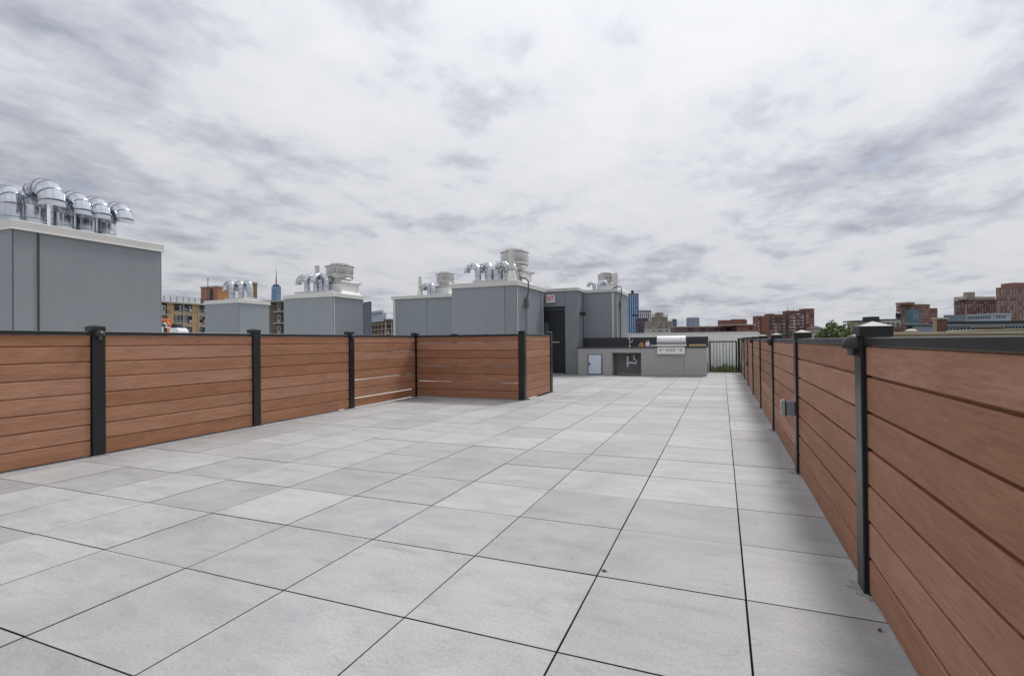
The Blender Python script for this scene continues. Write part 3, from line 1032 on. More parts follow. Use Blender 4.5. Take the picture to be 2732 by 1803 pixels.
c3 = thing('electrical_conduit', 'pale bent conduit joining the long low shaft to its neighbour', 'conduit', (-7.45, 15.9, 2.72))
MB().tube([(-8.05, 15.95, 3.0), (-8.03, 15.9, 2.90), (-7.95, 15.85, 2.82), (-7.8, 15.8, 2.80), (-7.42, 15.78, 2.80)], .025, 8).build('cable', M['palegrey'], c3, 40)

# ------------------------------------------------------------------ outdoor kitchen
kx0, kx1, ky0, ky1 = -4.215, -0.425, 15.87, 16.62
kc = thing('outdoor_counter', 'grey stucco outdoor kitchen counter with black granite top and backsplash', 'counter', (-2.3, ky0, 0))
zt = 0.822


def kpanel(a, b, z0=0.004, z1=zt, name='front_panel'):
    return MB().cbox(a, b, ky0, ky0 + 0.04, z0, z1, .004).build(name, M['stucco'], kc)


fp = MB()
hx0, hx1, hz0, hz1 = -3.88, -3.455, 0.03, 0.625
fp.cbox(kx0, hx0, ky0, ky0 + .04, .004, zt, .003)
fp.cbox(hx1, -3.135, ky0, ky0 + .04, .004, zt, .003)
fp.box(hx0 + .0005, hx1 - .0005, ky0 + .0005, ky0 + .04, hz1, zt - .002)
fp.build('front_panel', M['stucco'], kc)
kpanel(-3.131, -2.268, 0.680, zt, 'apron')
kpanel(-2.264, -1.033)
kpanel(-1.029, kx1)
MB().box(kx1 - .045, kx1, ky0 + .042, ky1, .004, zt).build('end_panel', M['stucco'], kc)
MB().box(-3.19, -3.136, ky0 + .042, ky1, .004, zt - .002).build('partition', M['stuccodark'], kc)
MB().box(-2.263, -2.20, ky0 + .042, ky1, .004, zt - .002).build('partition', M['stuccodark'], kc)
MB().box(kx0, kx1 - .05, ky1 - .04, ky1 - .002, .004, zt - .002).build('back_panel', M['stuccodark'], kc)
MB().box(kx0 + .01, -3.195, ky0 + .05, ky0 + .09, .004, zt - .004).build('inner_board', M['joint'], kc)
MB().cbox(kx0 - .012, -1.80, ky0 - .028, ky1 - .045, zt + .001, .862, .005).cbox(-0.985, kx1 + .012, ky0 - .028, ky1 - .045, zt + .001, .862, .005).cbox(-1.799, -.986, 16.40, ky1 - .045, zt + .001, .862, .005).build('countertop', M['granite'], kc)
MB().cbox(kx0 + .002, kx1 + .04, ky1 - .043, ky1, .824, 1.150, .004).build('backsplash', M['granite'], kc)
# access door, leaning a little out of its frame
MB().box(hx0 - .018, hx1 + .018, ky0 - .010, ky0 - .001, hz0 - .012, hz0 + .012).box(hx0 - .018, hx1 + .018, ky0 - .010, ky0 - .001, hz1 - .012, hz1 + .012).box(hx0 - .018, hx0 + .01, ky0 - .010, ky0 - .001, hz0 + .0125, hz1 - .0125).box(hx1 - .01, hx1 + .018, ky0 - .010, ky0 - .001, hz0 + .0125, hz1 - .0125).build('door_frame', M['doorframe'], kc)
ad_ = MB()
yf = ky0 - .016
ad_.add([(hx0 + .015, yf - .03, hz0), (hx1 - .012, yf - .03, hz0), (hx1 - .012, yf, hz1 - .01), (hx0 + .015, yf, hz1 - .01),
         (hx0 + .015, yf - .018, hz0), (hx1 - .012, yf - .018, hz0), (hx1 - .012, yf + .004, hz1 - .01), (hx0 + .015, yf + .004, hz1 - .01)],
        [(0, 1, 2, 3), (7, 6, 5, 4), (0, 4, 5, 1), (1, 5, 6, 2), (2, 6, 7, 3), (3, 7, 4, 0)])
acd = ad_.build('access_door', M['steelblue'], kc)
MB().cyl((hx0 + .05, yf - .020, .33), (hx0 + .05, yf - .045, .33), .035, .03, 14).build('latch', M['conduit'], acd, 40)

# plumbing in the open bay
pl = thing('sink_plumbing', 'white plastic drain pipes hanging in the open bay of the counter', 'pipes', (-2.68, 16.2, .3))
py = 16.12
MB().cyl((-2.705, py, .24), (-2.705, py, .80), .026, n=12).build('drain_pipe', M['pvcwhite'], pl, 40)
MB().cyl((-2.705, py, .58), (-2.705, py, .64), .031, n=12).build('coupling', M['plasticblack'], pl, 40)
MB().tube([(-2.68, py - .01, .36), (-2.58, py - .01, .37), (-2.53, py - .01, .37)], .026, 10).build('branch_pipe', M['pvcwhite'], pl, 40)
MB().tube([(-2.53, py - .01, .37), (-2.49, py - .01, .34), (-2.45, py - .01, .35), (-2.43, py - .01, .40), (-2.44, py - .01, .45), (-2.48, py - .01, .46), (-2.51, py - .01, .48), (-2.51, py - .01, .60)], .022, 10).build('trap', M['pvcwhite'], pl, 40)
MB().tube([(-2.66, py + .05, .80), (-2.63, py + .04, .62), (-2.60, py, .50), (-2.57, py, .42)], .010, 8).build('hose', M['plasticblack'], pl, 40)
MB().tube([(-2.50, py + .05, .80), (-2.45, py + .04, .72), (-2.43, py, .60), (-2.45, py, .50)], .010, 8).build('hose', M['plasticblack'], pl, 40)

# faucet
fc = thing('faucet', 'tall chrome faucet standing on the granite counter', 'faucet', (-2.675, 16.36, .862))
MB().cyl((-2.675, 16.36, .863), (-2.675, 16.36, .90), .03, .022, 14).build('base', M['steel'], fc, 40)
MB().tube([(-2.675, 16.36, .90), (-2.675, 16.36, 1.18), (-2.675, 16.34, 1.235), (-2.675, 16.29, 1.255), (-2.675, 16.24, 1.235), (-2.675, 16.225, 1.19), (-2.675, 16.22, 1.08)], .014, 10).build('spout', M['steel'], fc, 40)
MB().tube([(-2.66, 16.355, 1.0), (-2.61, 16.34, 1.0), (-2.585, 16.335, 1.03), (-2.58, 16.335, 1.08)], .012, 8).build('lever', M['steel'], fc, 40)

# grill
gx0, gx1 = -1.795, -.985
gr = thing('gas_grill', 'stainless built-in gas grill with a closed hood', 'grill', (-1.39, ky0, .64))
lid = [(15.90, .965), (15.86, .985), (15.85, 1.03), (15.875, 1.10), (15.93, 1.155), (16.02, 1.178), (16.20, 1.178), (16.36, 1.16), (16.38, .965)]
lo = MB().prism(lid, gx0, gx1, 'x').build('hood', M['steel'], gr, 40)
MB().cyl((gx0 + .07, 15.795, .955), (gx1 - .07, 15.795, .955), .016, n=12).cyl((gx0 + .1, 15.795, .955), (gx0 + .1, 15.86, .985), .010, n=8).cyl((gx1 - .1, 15.795, .955), (gx1 - .1, 15.86, .985), .010, n=8).build('handle', M['steel'], lo, 40)
MB().lathe([(.05, 0), (.05, .004), (.038, .010), (.012, .012)], n=20).build('badge', M['alu'], lo, 40, world=False)
bd = lo.children[-1]
bd.location = (0.0, -.018, .425)
bd.rotation_euler = (rad(78), 0, 0)
MB().cbox(gx0 - .01, gx1 + .01, 15.845, 16.395, .864, .963, .005).build('firebox', M['seam'], gr)
MB().cbox(gx0 - .03, gx1 + .03, 15.805, 15.845, .868, .905, .006).build('front_ledge', M['steel'], gr)
cpn = MB().prism([(15.77, .64), (15.775, .665), (15.80, .835), (15.838, .86), (15.862, .86), (15.862, .64)], gx0 + .015, gx1 - .02, 'x').build('control_panel', M['steel'], gr)
MB().box(gx0 + .03, gx1 - .035, 15.763, 15.7695, .645, .668).build('panel_lip', M['steelblue'], cpn)
km = MB().cyl((0, 0, 0), (0, -.034, 0), .036, .031, 18).mesh('knob', M['alu'], 40)
rm = MB().lathe([(.030, 0), (.043, .001), (.043, .006), (.034, .008)], n=18)
rm.v = [(v[0], -v[2], v[1]) for v in rm.v]
rme = rm.mesh('knob_bezel', M['seam'], 40)
for x in (-1.695, -1.496, -1.404, -1.31, -1.112):
    yk = 15.7835
    kb = link('knob', km, cpn, Vector((x, yk, .765)) - gr.location)
    kz = link('knob_bezel', rme, kb)
MB().box(-1.64, -1.57, 15.7835, 15.7845, .785, .80).box(-1.22, -1.17, 15.7835, 15.7845, .785, .80).build('panel_print', M['greyplastic'], cpn)

# things left on the counter
bag = thing('paper_bag', 'crumpled brown paper bag on the counter by the faucet', 'bag', (-2.30, 16.2, .863))
pb = MB()
nx, ny = 7, 5
vs, fs = [], []
for j in range(ny):
    for i in range(12):
        a = 2 * math.pi * i / 12
        rr = (0.085 - 0.012 * j) * (1 + random.uniform(-.16, .16))
        vs.append((rr * 1.15 * math.cos(a), rr * .7 * math.sin(a), .03 * j + random.uniform(-.006, .006) * (j > 0)))
for j in range(ny - 1):
    for i in range(12):
        fs.append((j * 12 + i, j * 12 + (i + 1) % 12, (j + 1) * 12 + (i + 1) % 12, (j + 1) * 12 + i))
fs += [tuple(range(12))[::-1], tuple(range((ny - 1) * 12, ny * 12))]
pb.add(vs, fs)
pb.build('body', M['paper'], bag, world=False)
for (x, y, h, r, lab) in ((-2.145, 16.22, .15, .032, 'tall white bottle left of the grill'), (-2.075, 16.18, .145, .03, 'white bottle nearest the paper bag and grill, in front'), (-2.11, 16.36, .155, .03, 'white bottle behind the other two on the counter')):
    bt = thing('bottle', lab, 'bottle', (x, y, .863), 0, 'white bottles on the counter')
    MB().lathe([(r, 0), (r, h * .72), (r * .5, h * .86), (r * .45, h)], n=14).build('body', M['signwhite'], bt, 40, world=False)
    MB().lathe([(r * .55, h + .001), (r * .55, h + .03), (r * .3, h + .034)], n=12).build('cap', M['palegrey'], bt, 40, world=False)
for (x, lab) in ((-1.97, 'round pale roll of tape lying on the counter'), (-1.865, 'round pale roll of tape touching the grill')):
    ro = thing('tape_roll', lab, 'roll', (x, 16.22, .863), 0, 'rolls on the counter')
    MB().lathe([(.035, 0), (.052, 0), (.054, .025), (.052, .05), (.035, .05)], n=18).build('body', M['signwhite'], ro, 40, world=False)
    MB().lathe([(.0345, .002), (.0345, .0485), (.028, .0485), (.028, .002)], n=18).build('core', M['paper'], ro, 40, world=False)
wb = MB().cbox(-.895, -.44, 15.95, 16.28, .864, .915, .006).build('cutting_board', M['wood_light'])
tag(wb, 'pale wooden board lying on the counter right of the grill', 'board')

# ------------------------------------------------------------------ gate
ga = thing('metal_gate', 'black metal gate with upright bars between counter and right fence', 'gate', (.03, 17.75, 0))
q0, q1 = -.385, .435
MB().cbox(q0, q0 + .045, 17.73, 17.77, .012, 1.008, .003).build('frame_upright', M['black'], ga)
MB().cbox(q1 - .045, q1, 17.73, 17.77, .012, 1.008, .003).build('frame_upright', M['black'], ga)
MB().cbox(q0 + .046, q1 - .046, 17.731, 17.769, .968, 1.007, .003).build('frame_rail', M['black'], ga)
MB().cbox(q0 + .046, q1 - .046, 17.731, 17.769, .014, .05, .003).build('frame_rail', M['black'], ga)
bar = MB().box(-.009, .009, -.009, .009, .052, .966).mesh('bar', M['black'])
for i in range(1, 8):
    link('bar', bar, ga, (q0 + .045 + (q1 - q0 - .09) * i / 8 - ga.location.x, 0, 0))
gp_ = thing('gate_post', 'black gate post at the far end of the right fence', 'post', (.49, 17.75, 0))
MB().cbox(.452, .525, 17.70, 17.79, -.09, 1.07, .004).build('post', M['black'], gp_)
MB().cbox(.446, .531, 17.694, 17.796, 1.071, 1.09, .003).build('cap', M['blackcap'], gp_)
gp2 = MB().cbox(-.425, -.388, 17.72, 17.78, -.09, 1.01, .003).build('gate_post', M['trim'])
tag(gp2, 'pale narrow gate post beside the counter end', 'post')
sl = MB().cbox(-.43, .52, 17.69, 17.80, -.09, .009, .004).build('gate_sill', M['coping'])
tag(sl, 'pale sill under the metal gate', 'sill')

# white ribbed wall behind
ww = thing('parapet_wall', 'white ribbed parapet wall behind the gate and counter', 'wall', (-1, 20.0, -.1))
wx = [(-3.9, -.098), (1.38, -.098), (1.38, 1.02), (1.16, 1.295), (-3.9, 1.295)]
MB().prism(wx, 20.0, 20.18, 'y').build('wall', M['white'], ww)
wc = MB().box(-3.9, 1.16, 19.97, 20.21, 1.297, 1.325)
wc.add([(1.161, 19.97, 1.325), (1.161, 20.21, 1.325), (1.161, 19.97, 1.297), (1.161, 20.21, 1.297), (1.42, 19.97, 1.03), (1.42, 20.21, 1.03), (1.40, 19.97, 1.0), (1.40, 20.21, 1.0)],
       [(0, 1, 5, 4), (2, 3, 7, 6), (0, 2, 6, 4), (1, 3, 7, 5), (0, 1, 3, 2), (4, 5, 7, 6)])
wc.build('coping', M['white'], ww)
M['siding'] = plain('weathered white siding', (0.78, 0.79, 0.77), 0.6, var=0.15, scale=6)
x = -.95
while x < 1.3:
    MB().prism([(x, 19.999), (x + .012, 19.975), (x + .075, 19.975), (x + .087, 19.999)], -.098, 1.0 if x > 1.1 else 1.10, 'z').build('siding_rib', M['siding'], ww)
    x += .125

# weeds at its foot
M['leaf'] = plain('weed leaf', (0.15, 0.19, 0.06), 0.6, var=0.5, scale=12, rand=0.3)
wd = MB()
for i in range(900):
    x, y = random.uniform(-.75, .75), random.uniform(19.15, 19.85)
    h = random.uniform(.10, .34) * (0.65 + 0.5 * math.sin(x * 5 + 1) ** 2) * (1.25 if x > .3 else 1)
    a = random.uniform(0, 6.28)
    lx, ly = math.cos(a) * h * .35, math.sin(a) * h * .35
    w = random.uniform(.006, .014)
    nx_, ny_ = -math.sin(a) * w, math.cos(a) * w
    wd.add([(x - nx_, y - ny_, -.1), (x + nx_, y + ny_, -.1), (x + lx * .4 + nx_, y + ly * .4 + ny_, -.1 + h * .6), (x + lx * .4 - nx_, y + ly * .4 - ny_, -.1 + h * .6), (x + lx, y + ly, -.1 + h)],
           [(0, 1, 2, 3), (3, 2, 4)])
we = stuff(wd.build('weeds', M['leaf']))
tag(we, 'green weeds growing at the foot of the white wall behind the gate', 'weeds')

# small debris on the pavers
M['dead'] = plain('dead leaf', (0.09, 0.06, 0.035), 0.9, var=0.3, scale=60)
k = 0
for (px, py_) in ((2347, 1680), (1985, 1105), (2078, 1216), (1962, 1132), (1612, 1522)):
    d = ray(px, py_)
    p = EYE + d * ((0.002 - EYE.z) / d.z)
    lm = MB()
    s_ = random.uniform(.012, .018)
    lm.add([(-s_, 0, .001), (0, -s_ * .5, .004), (s_, 0, .002), (0, s_ * .5, .009), (s_ * .3, s_ * .1, .0005)], [(0, 1, 2, 3), (1, 2, 4)])
    o = lm.build('dead_leaf', M['dead'], None)
    o.location = (p.x, p.y, .0015)
    o.rotation_euler = (0, 0, random.uniform(0, 6))
    tag(o, ['dead leaf on the nearest paver by the right fence', 'dark speck of leaf on the far pavers, right of the long joint', 'small dead leaf on pavers below the outlet box',
            'dead leaf left of the farther outlet box on the pavers', 'small dark leaf beside a paver joint in the middle foreground'][k], 'leaf', 'dead leaves on the pavers')
    k += 1

# ------------------------------------------------------------------ the city around
CITY = math.pi * 0 - YAW


class Block:
    """a building seen with its near corner at pixel pc, its left face reaching pixel pl and its right face pixel pr;
    theta: how far the right face turns away from the picture plane"""

    def __init__(s, name, label, pc, pl, pr, ptop, depth, theta, cat='building', wy=None, wx=None, group=None):
        th = rad(theta)
        k = lambda px: (px - 1366) / FPX
        xc = k(pc) * depth
        s.wx = wx or (k(pr) * depth - xc) / (math.cos(th) - k(pr) * math.sin(th))
        s.wy = wy or (k(pl) * depth - xc) / (-math.sin(th) - k(pl) * math.cos(th))
        p = at(pc, ptop, depth)
        pass
        s.top = p.z - GZ
        s.depth = depth
        s.root = thing(name, label, cat, (p.x, p.y, GZ), -YAW + th, group)

    def z(s, py, px=None):
        """local height of this picture row at the building's corner distance"""
        base = at(1366, py, s.depth) if px is None else at(px, py, s.depth)
        return base.z - GZ

    def part(s, name, mb, mat, smooth=None, parent=None):
        return mb.build(name, mat, parent or s.root, smooth, world=False)

    def body(s, wall, glass, bay=3.2, fh=3.1, pier=0.42, span=0.45, inset=0.25, top=None, x0=0, x1=None, y0=0, y1=None, base=0.0, parapet=0.9, roof=None, faces='fl'):
        """recessed glass core behind a grid of piers and spandrels"""
        x1 = s.wx if x1 is None else x1
        y1 = s.wy if y1 is None else y1
        top = s.top if top is None else top
        gm = MB().box(x0 + inset, x1 - inset, y0 + inset, y1 - inset, base, top - parapet)
        s.win = stuff(s.part('windows', gm, glass))
        w = MB()
        n = max(1, round((x1 - x0) / bay))
        b = (x1 - x0) / n
        e = 0.04
        for i in range(n + 1):
            c = x0 + i * b
            a0, a1 = max(x0, c - b * pier / 2), min(x1, c + b * pier / 2)
            w.box(a0, a1, y0, y0 + inset - .01, base, top - parapet + .01)
        m = max(1, round((y1 - y0) / bay))
        b = (y1 - y0) / m
        for i in range(m + 1):
            c = y0 + i * b
            a0, a1 = max(y0 + .01, c - b * pier / 2), min(y1, c + b * pier / 2)
            w.box(x0 + .005, x0 + inset - .01, a0, a1, base, top - parapet + .01)
            w.box(x1 - inset + .01, x1 - .005, a0, a1, base, top - parapet + .01)
        zf = top - parapet
        while zf > base + .2:
            z1 = zf
            z0 = max(base, zf - fh * span)
            w.box(x0 + e, x1 - e, y0 + e, y0 + inset - .005, z0, z1)
            w.box(x0 + e, x0 + inset - .005, y0 + inset, y1 - e, z0, z1)
            w.box(x1 - inset + .005, x1 - e, y0 + inset, y1 - e, z0, z1)
            zf -= fh
        s.part('wall', w, wall)
        r = MB().box(x0 - .05, x1 + .05, y0 - .05, y1 + .05, top - parapet + .012, top)
        s.part('parapet', r, roof or wall)
        return s

    def box(s, name, mat, x0, x1, y0, y1, z0, z1):
        return s.part(name, MB().box(x0, x1, y0, y1, z0, z1), mat)


def wall_mat(name, col, **k):
    return plain(name, col, 0.85, var=0.14, scale=0.25, rand=0.0, **k)


B_TAN = wall_mat('tan brick', (0.54, 0.36, 0.19))
B_PINK = wall_mat('pinkish panel', (0.52, 0.39, 0.29))
B_CONC = wall_mat('pale concrete', (0.46, 0.43, 0.38))
B_RED = wall_mat('red brick', (0.27, 0.115, 0.092))
B_REDD = wall_mat('dark red brick', (0.20, 0.10, 0.088))
B_BROWN = wall_mat('brown red brick', (0.26, 0.15, 0.13))
B_DKBROWN = wall_mat('dark brown brick', (0.085, 0.048, 0.040))
B_GREY = wall_mat('blue grey siding', (0.22, 0.25, 0.30))
B_LGREY = wall_mat('pale blue siding', (0.40, 0.45, 0.53))
B_DGREY = wall_mat('charcoal cladding', (0.045, 0.05, 0.06))
B_STONE = wall_mat('tan stone', (0.34, 0.29, 0.24))
B_STONEL = wall_mat('pale stone', (0.50, 0.47, 0.42))
B_NAVY = wall_mat('navy slabs', (0.16, 0.19, 0.25))
B_BLUEW = wall_mat('pale blue mullions', (0.42, 0.56, 0.78))
B_WHITE = wall_mat('white mullions', (0.66, 0.68, 0.70))
B_CREAM = wall_mat('cream roof trim', (0.55, 0.49, 0.37))
B_SAND = wall_mat('sandy parapet', (0.40, 0.33, 0.21))
W_STD = window_mat('flat windows', (0.03, 0.035, 0.045), (0.55, 0.54, 0.50), 3.2, 3.1, 0.35)
W_WHITE = window_mat('bright windows', (0.06, 0.07, 0.09), (0.66, 0.65, 0.62), 3.0, 3.0, 0.62)
W_DARK = window_mat('dark windows', (0.022, 0.028, 0.04), (0.12, 0.14, 0.17), 3.0, 3.2, 0.3)
W_BLUE = window_mat('blue glass', (0.035, 0.10, 0.24), (0.10, 0.20, 0.38), 6.0, 4.0, 0.35, 0.10)
W_SKYB = window_mat('sky blue glass', (0.15, 0.27, 0.44), (0.24, 0.36, 0.52), 30.0, 12.0, 0.4, 0.12)
W_TEAL = window_mat('teal glass', (0.06, 0.19, 0.24), (0.20, 0.36, 0.40), 3.2, 3.2, 0.35, 0.10)
W_CYAN = window_mat('cyan glass', (0.16, 0.36, 0.50), (0.38, 0.58, 0.68), 5.0, 4.0, 0.5, 0.12)
W_PURP = window_mat('dusky windows', (0.035, 0.035, 0.075), (0.30, 0.27, 0.34), 3.0, 3.2, 0.4, 0.2)
MUL = plain('dark window frame', (0.04, 0.042, 0.045), 0.5, rand=0)
G_PANE = window_mat('flat panes', (0.10, 0.115, 0.125), (0.50, 0.52, 0.52), 0.55, 0.7, 0.45)

# --- tan apartment block on the left: facade runs away from us, parallel to the terrace
FX = -135.6
ya, yb = 74.0, 124.0
ROOFZ = at(470, 806, 120).z
pz = lambda px, py: on_x(px, py, FX)
roof_z = pz(470, 805.5).z
fh = pz(480, 812.7).z - pz(480, 842.2).z
ap = thing('apartment_block', 'tan brick apartment block with a roof railing behind the left fence', 'building', (FX, ya, GZ))
MB().box(FX - 16, FX - .3, ya, yb, GZ, roof_z - .9).build('wall', B_TAN, ap)
rs = MB().box(FX - 16.5, FX + .6, ya - .5, yb + .5, roof_z - .45, roof_z).build('roof_slab', B_CONC, ap)
rl = MB()
yy = ya
while yy < yb:
    MB().box(FX + .1, FX + .2, yy, yy + .12, roof_z + .005, roof_z + 1.45).build('rail_post', MUL, ap)
    yy += 1.72
for zr in (.55, 1.0, 1.40):
    MB().box(FX + .12, FX + .18, ya, yb, roof_z + zr, roof_z + zr + .06).build('rail_bar', MUL, ap)
yof = lambda px: pz(px, 830).y
zf0 = pz(480, 812.7).z
wh = zf0 - pz(480, 828.8).z
win_frame = None


def apt_window(y0, y1, z1, h, ac):
    f = MB()
    t = .09
    x = FX + .02
    f.box(x - .25, x - .02, y0, y0 + t, z1 - h, z1).box(x - .25, x - .02, y1 - t, y1, z1 - h, z1)
    f.box(x - .25, x - .02, y0 + t, y1 - t, z1 - t, z1).box(x - .25, x - .02, y0 + t, y1 - t, z1 - h, z1 - h + t)
    ym = (y0 + y1) / 2
    f.box(x - .24, x - .03, ym - .10, ym + .10, z1 - h + t, z1 - t)
    f.box(x - .22, x - .05, y0 + t, y1 - t, z1 - h / 2 - .05, z1 - h / 2 + .05)
    fo = f.build('window', MUL, ap)
    for (a, b) in ((y0 + t, ym - .1), (ym + .1, y1 - t)):
        for (c, d) in ((z1 - h + t, z1 - h / 2 - .05), (z1 - h / 2 + .05, z1 - t)):
            MB().box(x - .24, x - .18, a, b, c, d).build('pane', random.choice((APP[0], APP[1], APP[1], APP[2])), fo)
    if ac:
        MB().box(x - .1, x + .35, ym + .15, ym + .75, z1 - h + .02, z1 - h + .45).build('air_conditioner', B_WHITE, fo)


APP = [plain('pane dark', (0.06, 0.07, 0.08), 0.12, rand=0), plain('pane blind', (0.42, 0.44, 0.45), 0.25, rand=0), plain('pane curtain', (0.28, 0.30, 0.31), 0.2, rand=0)]
cols = [(466, 487.5, 0), (493, 512, 1), (532, 551.5, 1)]
for (p0_, p1_, ac) in cols:
    y0_, y1_ = yof(p0_), yof(p1_)
    for r in range(4):
        z1_ = zf0 - fh * r
        apt_window(y0_, y1_, z1_, wh, ac and random.random() < .85)
        MB().box(FX - .25, FX - .06, y0_, y1_, z1_ - fh + .04, z1_ - wh - .03).build('spandrel', B_PINK, ap)
for p in (489.8, 529.5, 556):
    y_ = yof(p)
    MB().box(FX - .28, FX + .12, y_ - .18, y_ + .18, GZ, roof_z - .46).build('pier', B_CONC, ap)
for (p0_, p1_) in ((446, 464.8), (512.6, 528.3)):
    MB().box(FX - .29, FX - .02, yof(p0_), yof(p1_), GZ, roof_z - .46).build('brick_bay', B_TAN, ap)
# balcony bay at its left
for r in range(4):
    zb_ = pz(440, 838.5).z - fh * r
    MB().box(FX - .28, FX + 1.2, yof(400), yof(447.5), zb_ - .25, zb_).build('balcony_slab', B_CONC, ap)
    bl = MB()
    for i in range(14):
        yy = yof(425) + (yof(447) - yof(425)) * i / 13
        bl.box(FX + 1.10, FX + 1.14, yy, yy + .04, zb_ + .005, zb_ + 1.05)
    bl.box(FX + 1.08, FX + 1.16, yof(425), yof(447), zb_ + 1.05, zb_ + 1.12)
    bl.build('balcony_rail', MUL, ap)
    dr_ = MB().box(FX - .29, FX - .2, yof(433), yof(442.5), zb_ + .02, zb_ + 2.35).build('balcony_door', B_WHITE, ap)
    MB().box(FX - .199, FX - .18, yof(436), yof(440.4), zb_ + 1.1, zb_ + 2.1).build('pane', APP[0], dr_)
    MB().box(FX - .30, FX - .21, yof(443), yof(446), zb_ + .02, zb_ + 2.5).build('balcony_wall', B_DGREY, ap)
# brick penthouse, stairs, chimney
ph = Block('roof_house', 'brick roof house with a dark door on top of the tan apartment block', 580, 536, 616, 762, 156, 67.9, 'roof house')
zrf = roof_z - GZ
ph.box('wall', wall_mat('orange brick', (0.42, 0.21, 0.09)), 0, ph.wx, 0, ph.wy, zrf + .01, ph.top - .35)
ph.box('roof_edge', B_CONC, -.25, ph.wx + .25, -.25, ph.wy + .25, ph.top - .34, ph.top)
ph.box('side_wall', wall_mat('rosy brick', (0.33, 0.17, 0.13)), -.06, -.005, .05, ph.wy - .05, zrf + .01, ph.top - .36)
ph.box('door', B_DGREY, -.14, -.07, ph.wy * .25, ph.wy * .45, zrf + .8, ph.top - .8)
ph.box('landing', MUL, -1.4, -.15, ph.wy * .1, ph.wy * .75, zrf + .6, zrf + .78)
stp = MB()
for i in range(7):
    stp.box(-1.3, -.3, ph.wy * .75 + .3 * i, ph.wy * .75 + .3 * i + .28, zrf + .6 - .09 * i, zrf + .68 - .09 * i)
ph.part('stair', stp, MUL)
rr_ = MB()
for yq in (0.1, .32, .55, .75):
    rr_.box(-1.4, -1.34, ph.wy * yq, ph.wy * yq + .06, zrf + .78, zrf + 1.8)
rr_.box(-1.4, -1.34, ph.wy * .1, ph.wy * .75, zrf + 1.75, zrf + 1.82).box(-1.4, -1.34, ph.wy * .1, ph.wy * .75, zrf + 1.25, zrf + 1.31)
ph.part('stair_rail', rr_, MUL)
an = thing('antenna', 'thin rooftop antenna left of the small shaft', 'antenna', at(555, 800, 150))
za = at(555, 742, 150).z - an.location.z
MB().cyl((0, 0, -2), (0, 0, za), .09, n=6).build('mast', MUL, an, world=False)
MB().tube([(-.55, .2, za - .1), (.5, -.2, za - .25)], .08, 6).build('arm', MUL, an, world=False)
ch_ = Block('brick_chimney', 'square brown brick chimney behind the ducts of the small shaft', 676, 660, 686, 753, 168, 67.9, 'chimney')
ch_.box('shaft', wall_mat('chimney brick', (0.24, 0.15, 0.07)), 0, ch_.wx, 0, ch_.wy, zrf - 2, ch_.top - .6)
ch_.box('cap', wall_mat('chimney cap', (0.34, 0.21, 0.12)), -.12, ch_.wx + .12, -.12, ch_.wy + .12, ch_.top - .59, ch_.top)

# --- balcony wing between two shafts
bw = Block('apartment_wing', 'grey apartment wing with stacked balconies between two vent shafts', 700, 698, 790, 801, 138, 0, wy=14)
bw.box('wall', wall_mat('weathered wall', (0.20, 0.18, 0.16)), 0, bw.wx, 1.6, bw.wy, 0, bw.top - .5)
bw.box('roof_slab', B_CONC, -.4, bw.wx + .4, -.2, bw.wy, bw.top - .49, bw.top)
xo = lambda px: (px - 700) / FPX * 138
for r in range(4):
    zb_ = bw.z(830, 745) - 3.05 * r
    bw.box('balcony_slab', B_CONC, xo(728), xo(772), 0, 1.59, zb_ - .3, zb_)
    for (a, b) in ((733, 741.5), (755, 761.5)):
        d_ = bw.box('balcony_door', B_WHITE, xo(a), xo(b), 1.5, 1.595, zb_ + .02, zb_ + 2.3)
        MB().box(xo(a) + .25, xo(b) - .25, 1.44, 1.495, zb_ + .9, zb_ + 2.0).build('pane', APP[0], d_, world=False)
    bw.box('window', APP[0], xo(743), xo(754), 1.48, 1.592, zb_ + .7, zb_ + 2.3)
    bw.box('window', APP[0], xo(763), xo(768), 1.48, 1.592, zb_ + .5, zb_ + 2.3)
    bw.box('balcony_front', wall_mat('balcony front', (0.35, 0.32, 0.29)), xo(757), xo(771), .02, .1, zb_ + .005, zb_ + 1.0)
    rb = MB()
    for i in range(9):
        rb.box(xo(730) + i * .28, xo(730) + i * .28 + .05, .02, .07, zb_ + .005, zb_ + 1.0)
    rb.box(xo(729), xo(757), .01, .08, zb_ + 1.0, zb_ + 1.06)
    bw.part('balcony_rail', rb, MUL)
bw.box('end_wall', B_STONEL, xo(768.5), xo(771.5), -.05, 1.4, 0, bw.top - .5)

# --- orange lifting machine on the roof
om = thing('boom_lift', 'orange and black machine with a raised arm behind the left fence', 'machine', at(452, 975, 25))
om.location.z = -.098
om.rotation_euler = (0, 0, -YAW)
ORG = plain('orange paint', (0.72, 0.16, 0.05), 0.4)
DRK = plain('machine black', (0.03, 0.03, 0.035), 0.5)
MB().cbox(-.75, .08, -.3, .5, .55, 2.14, .03).build('body', DRK, om, world=False)
MB().cbox(-.36, -.06, -.33, -.301, 1.74, 2.03, .01).build('panel', B_WHITE, om, world=False)
MB().cbox(.09, .20, -.32, .5, .5, 1.98, .02).build('frame', ORG, om, world=False)
MB().prism([(.21, .5), (.66, .5), (.66, 1.84), (.54, 1.97), (.21, 1.97)], -.3, .45, 'y').build('hood', B_WHITE, om, world=False)
MB().tube([(-.85, 0, 2.33), (.05, 0, 2.33)], .085, 8).build('arm', ORG, om, 40, world=False)
MB().tube([(-.14, 0, 2.26), (-.09, 0, 2.18), (.0, 0, 2.1)], .06, 8).build('arm_joint', DRK, om, 40, world=False)
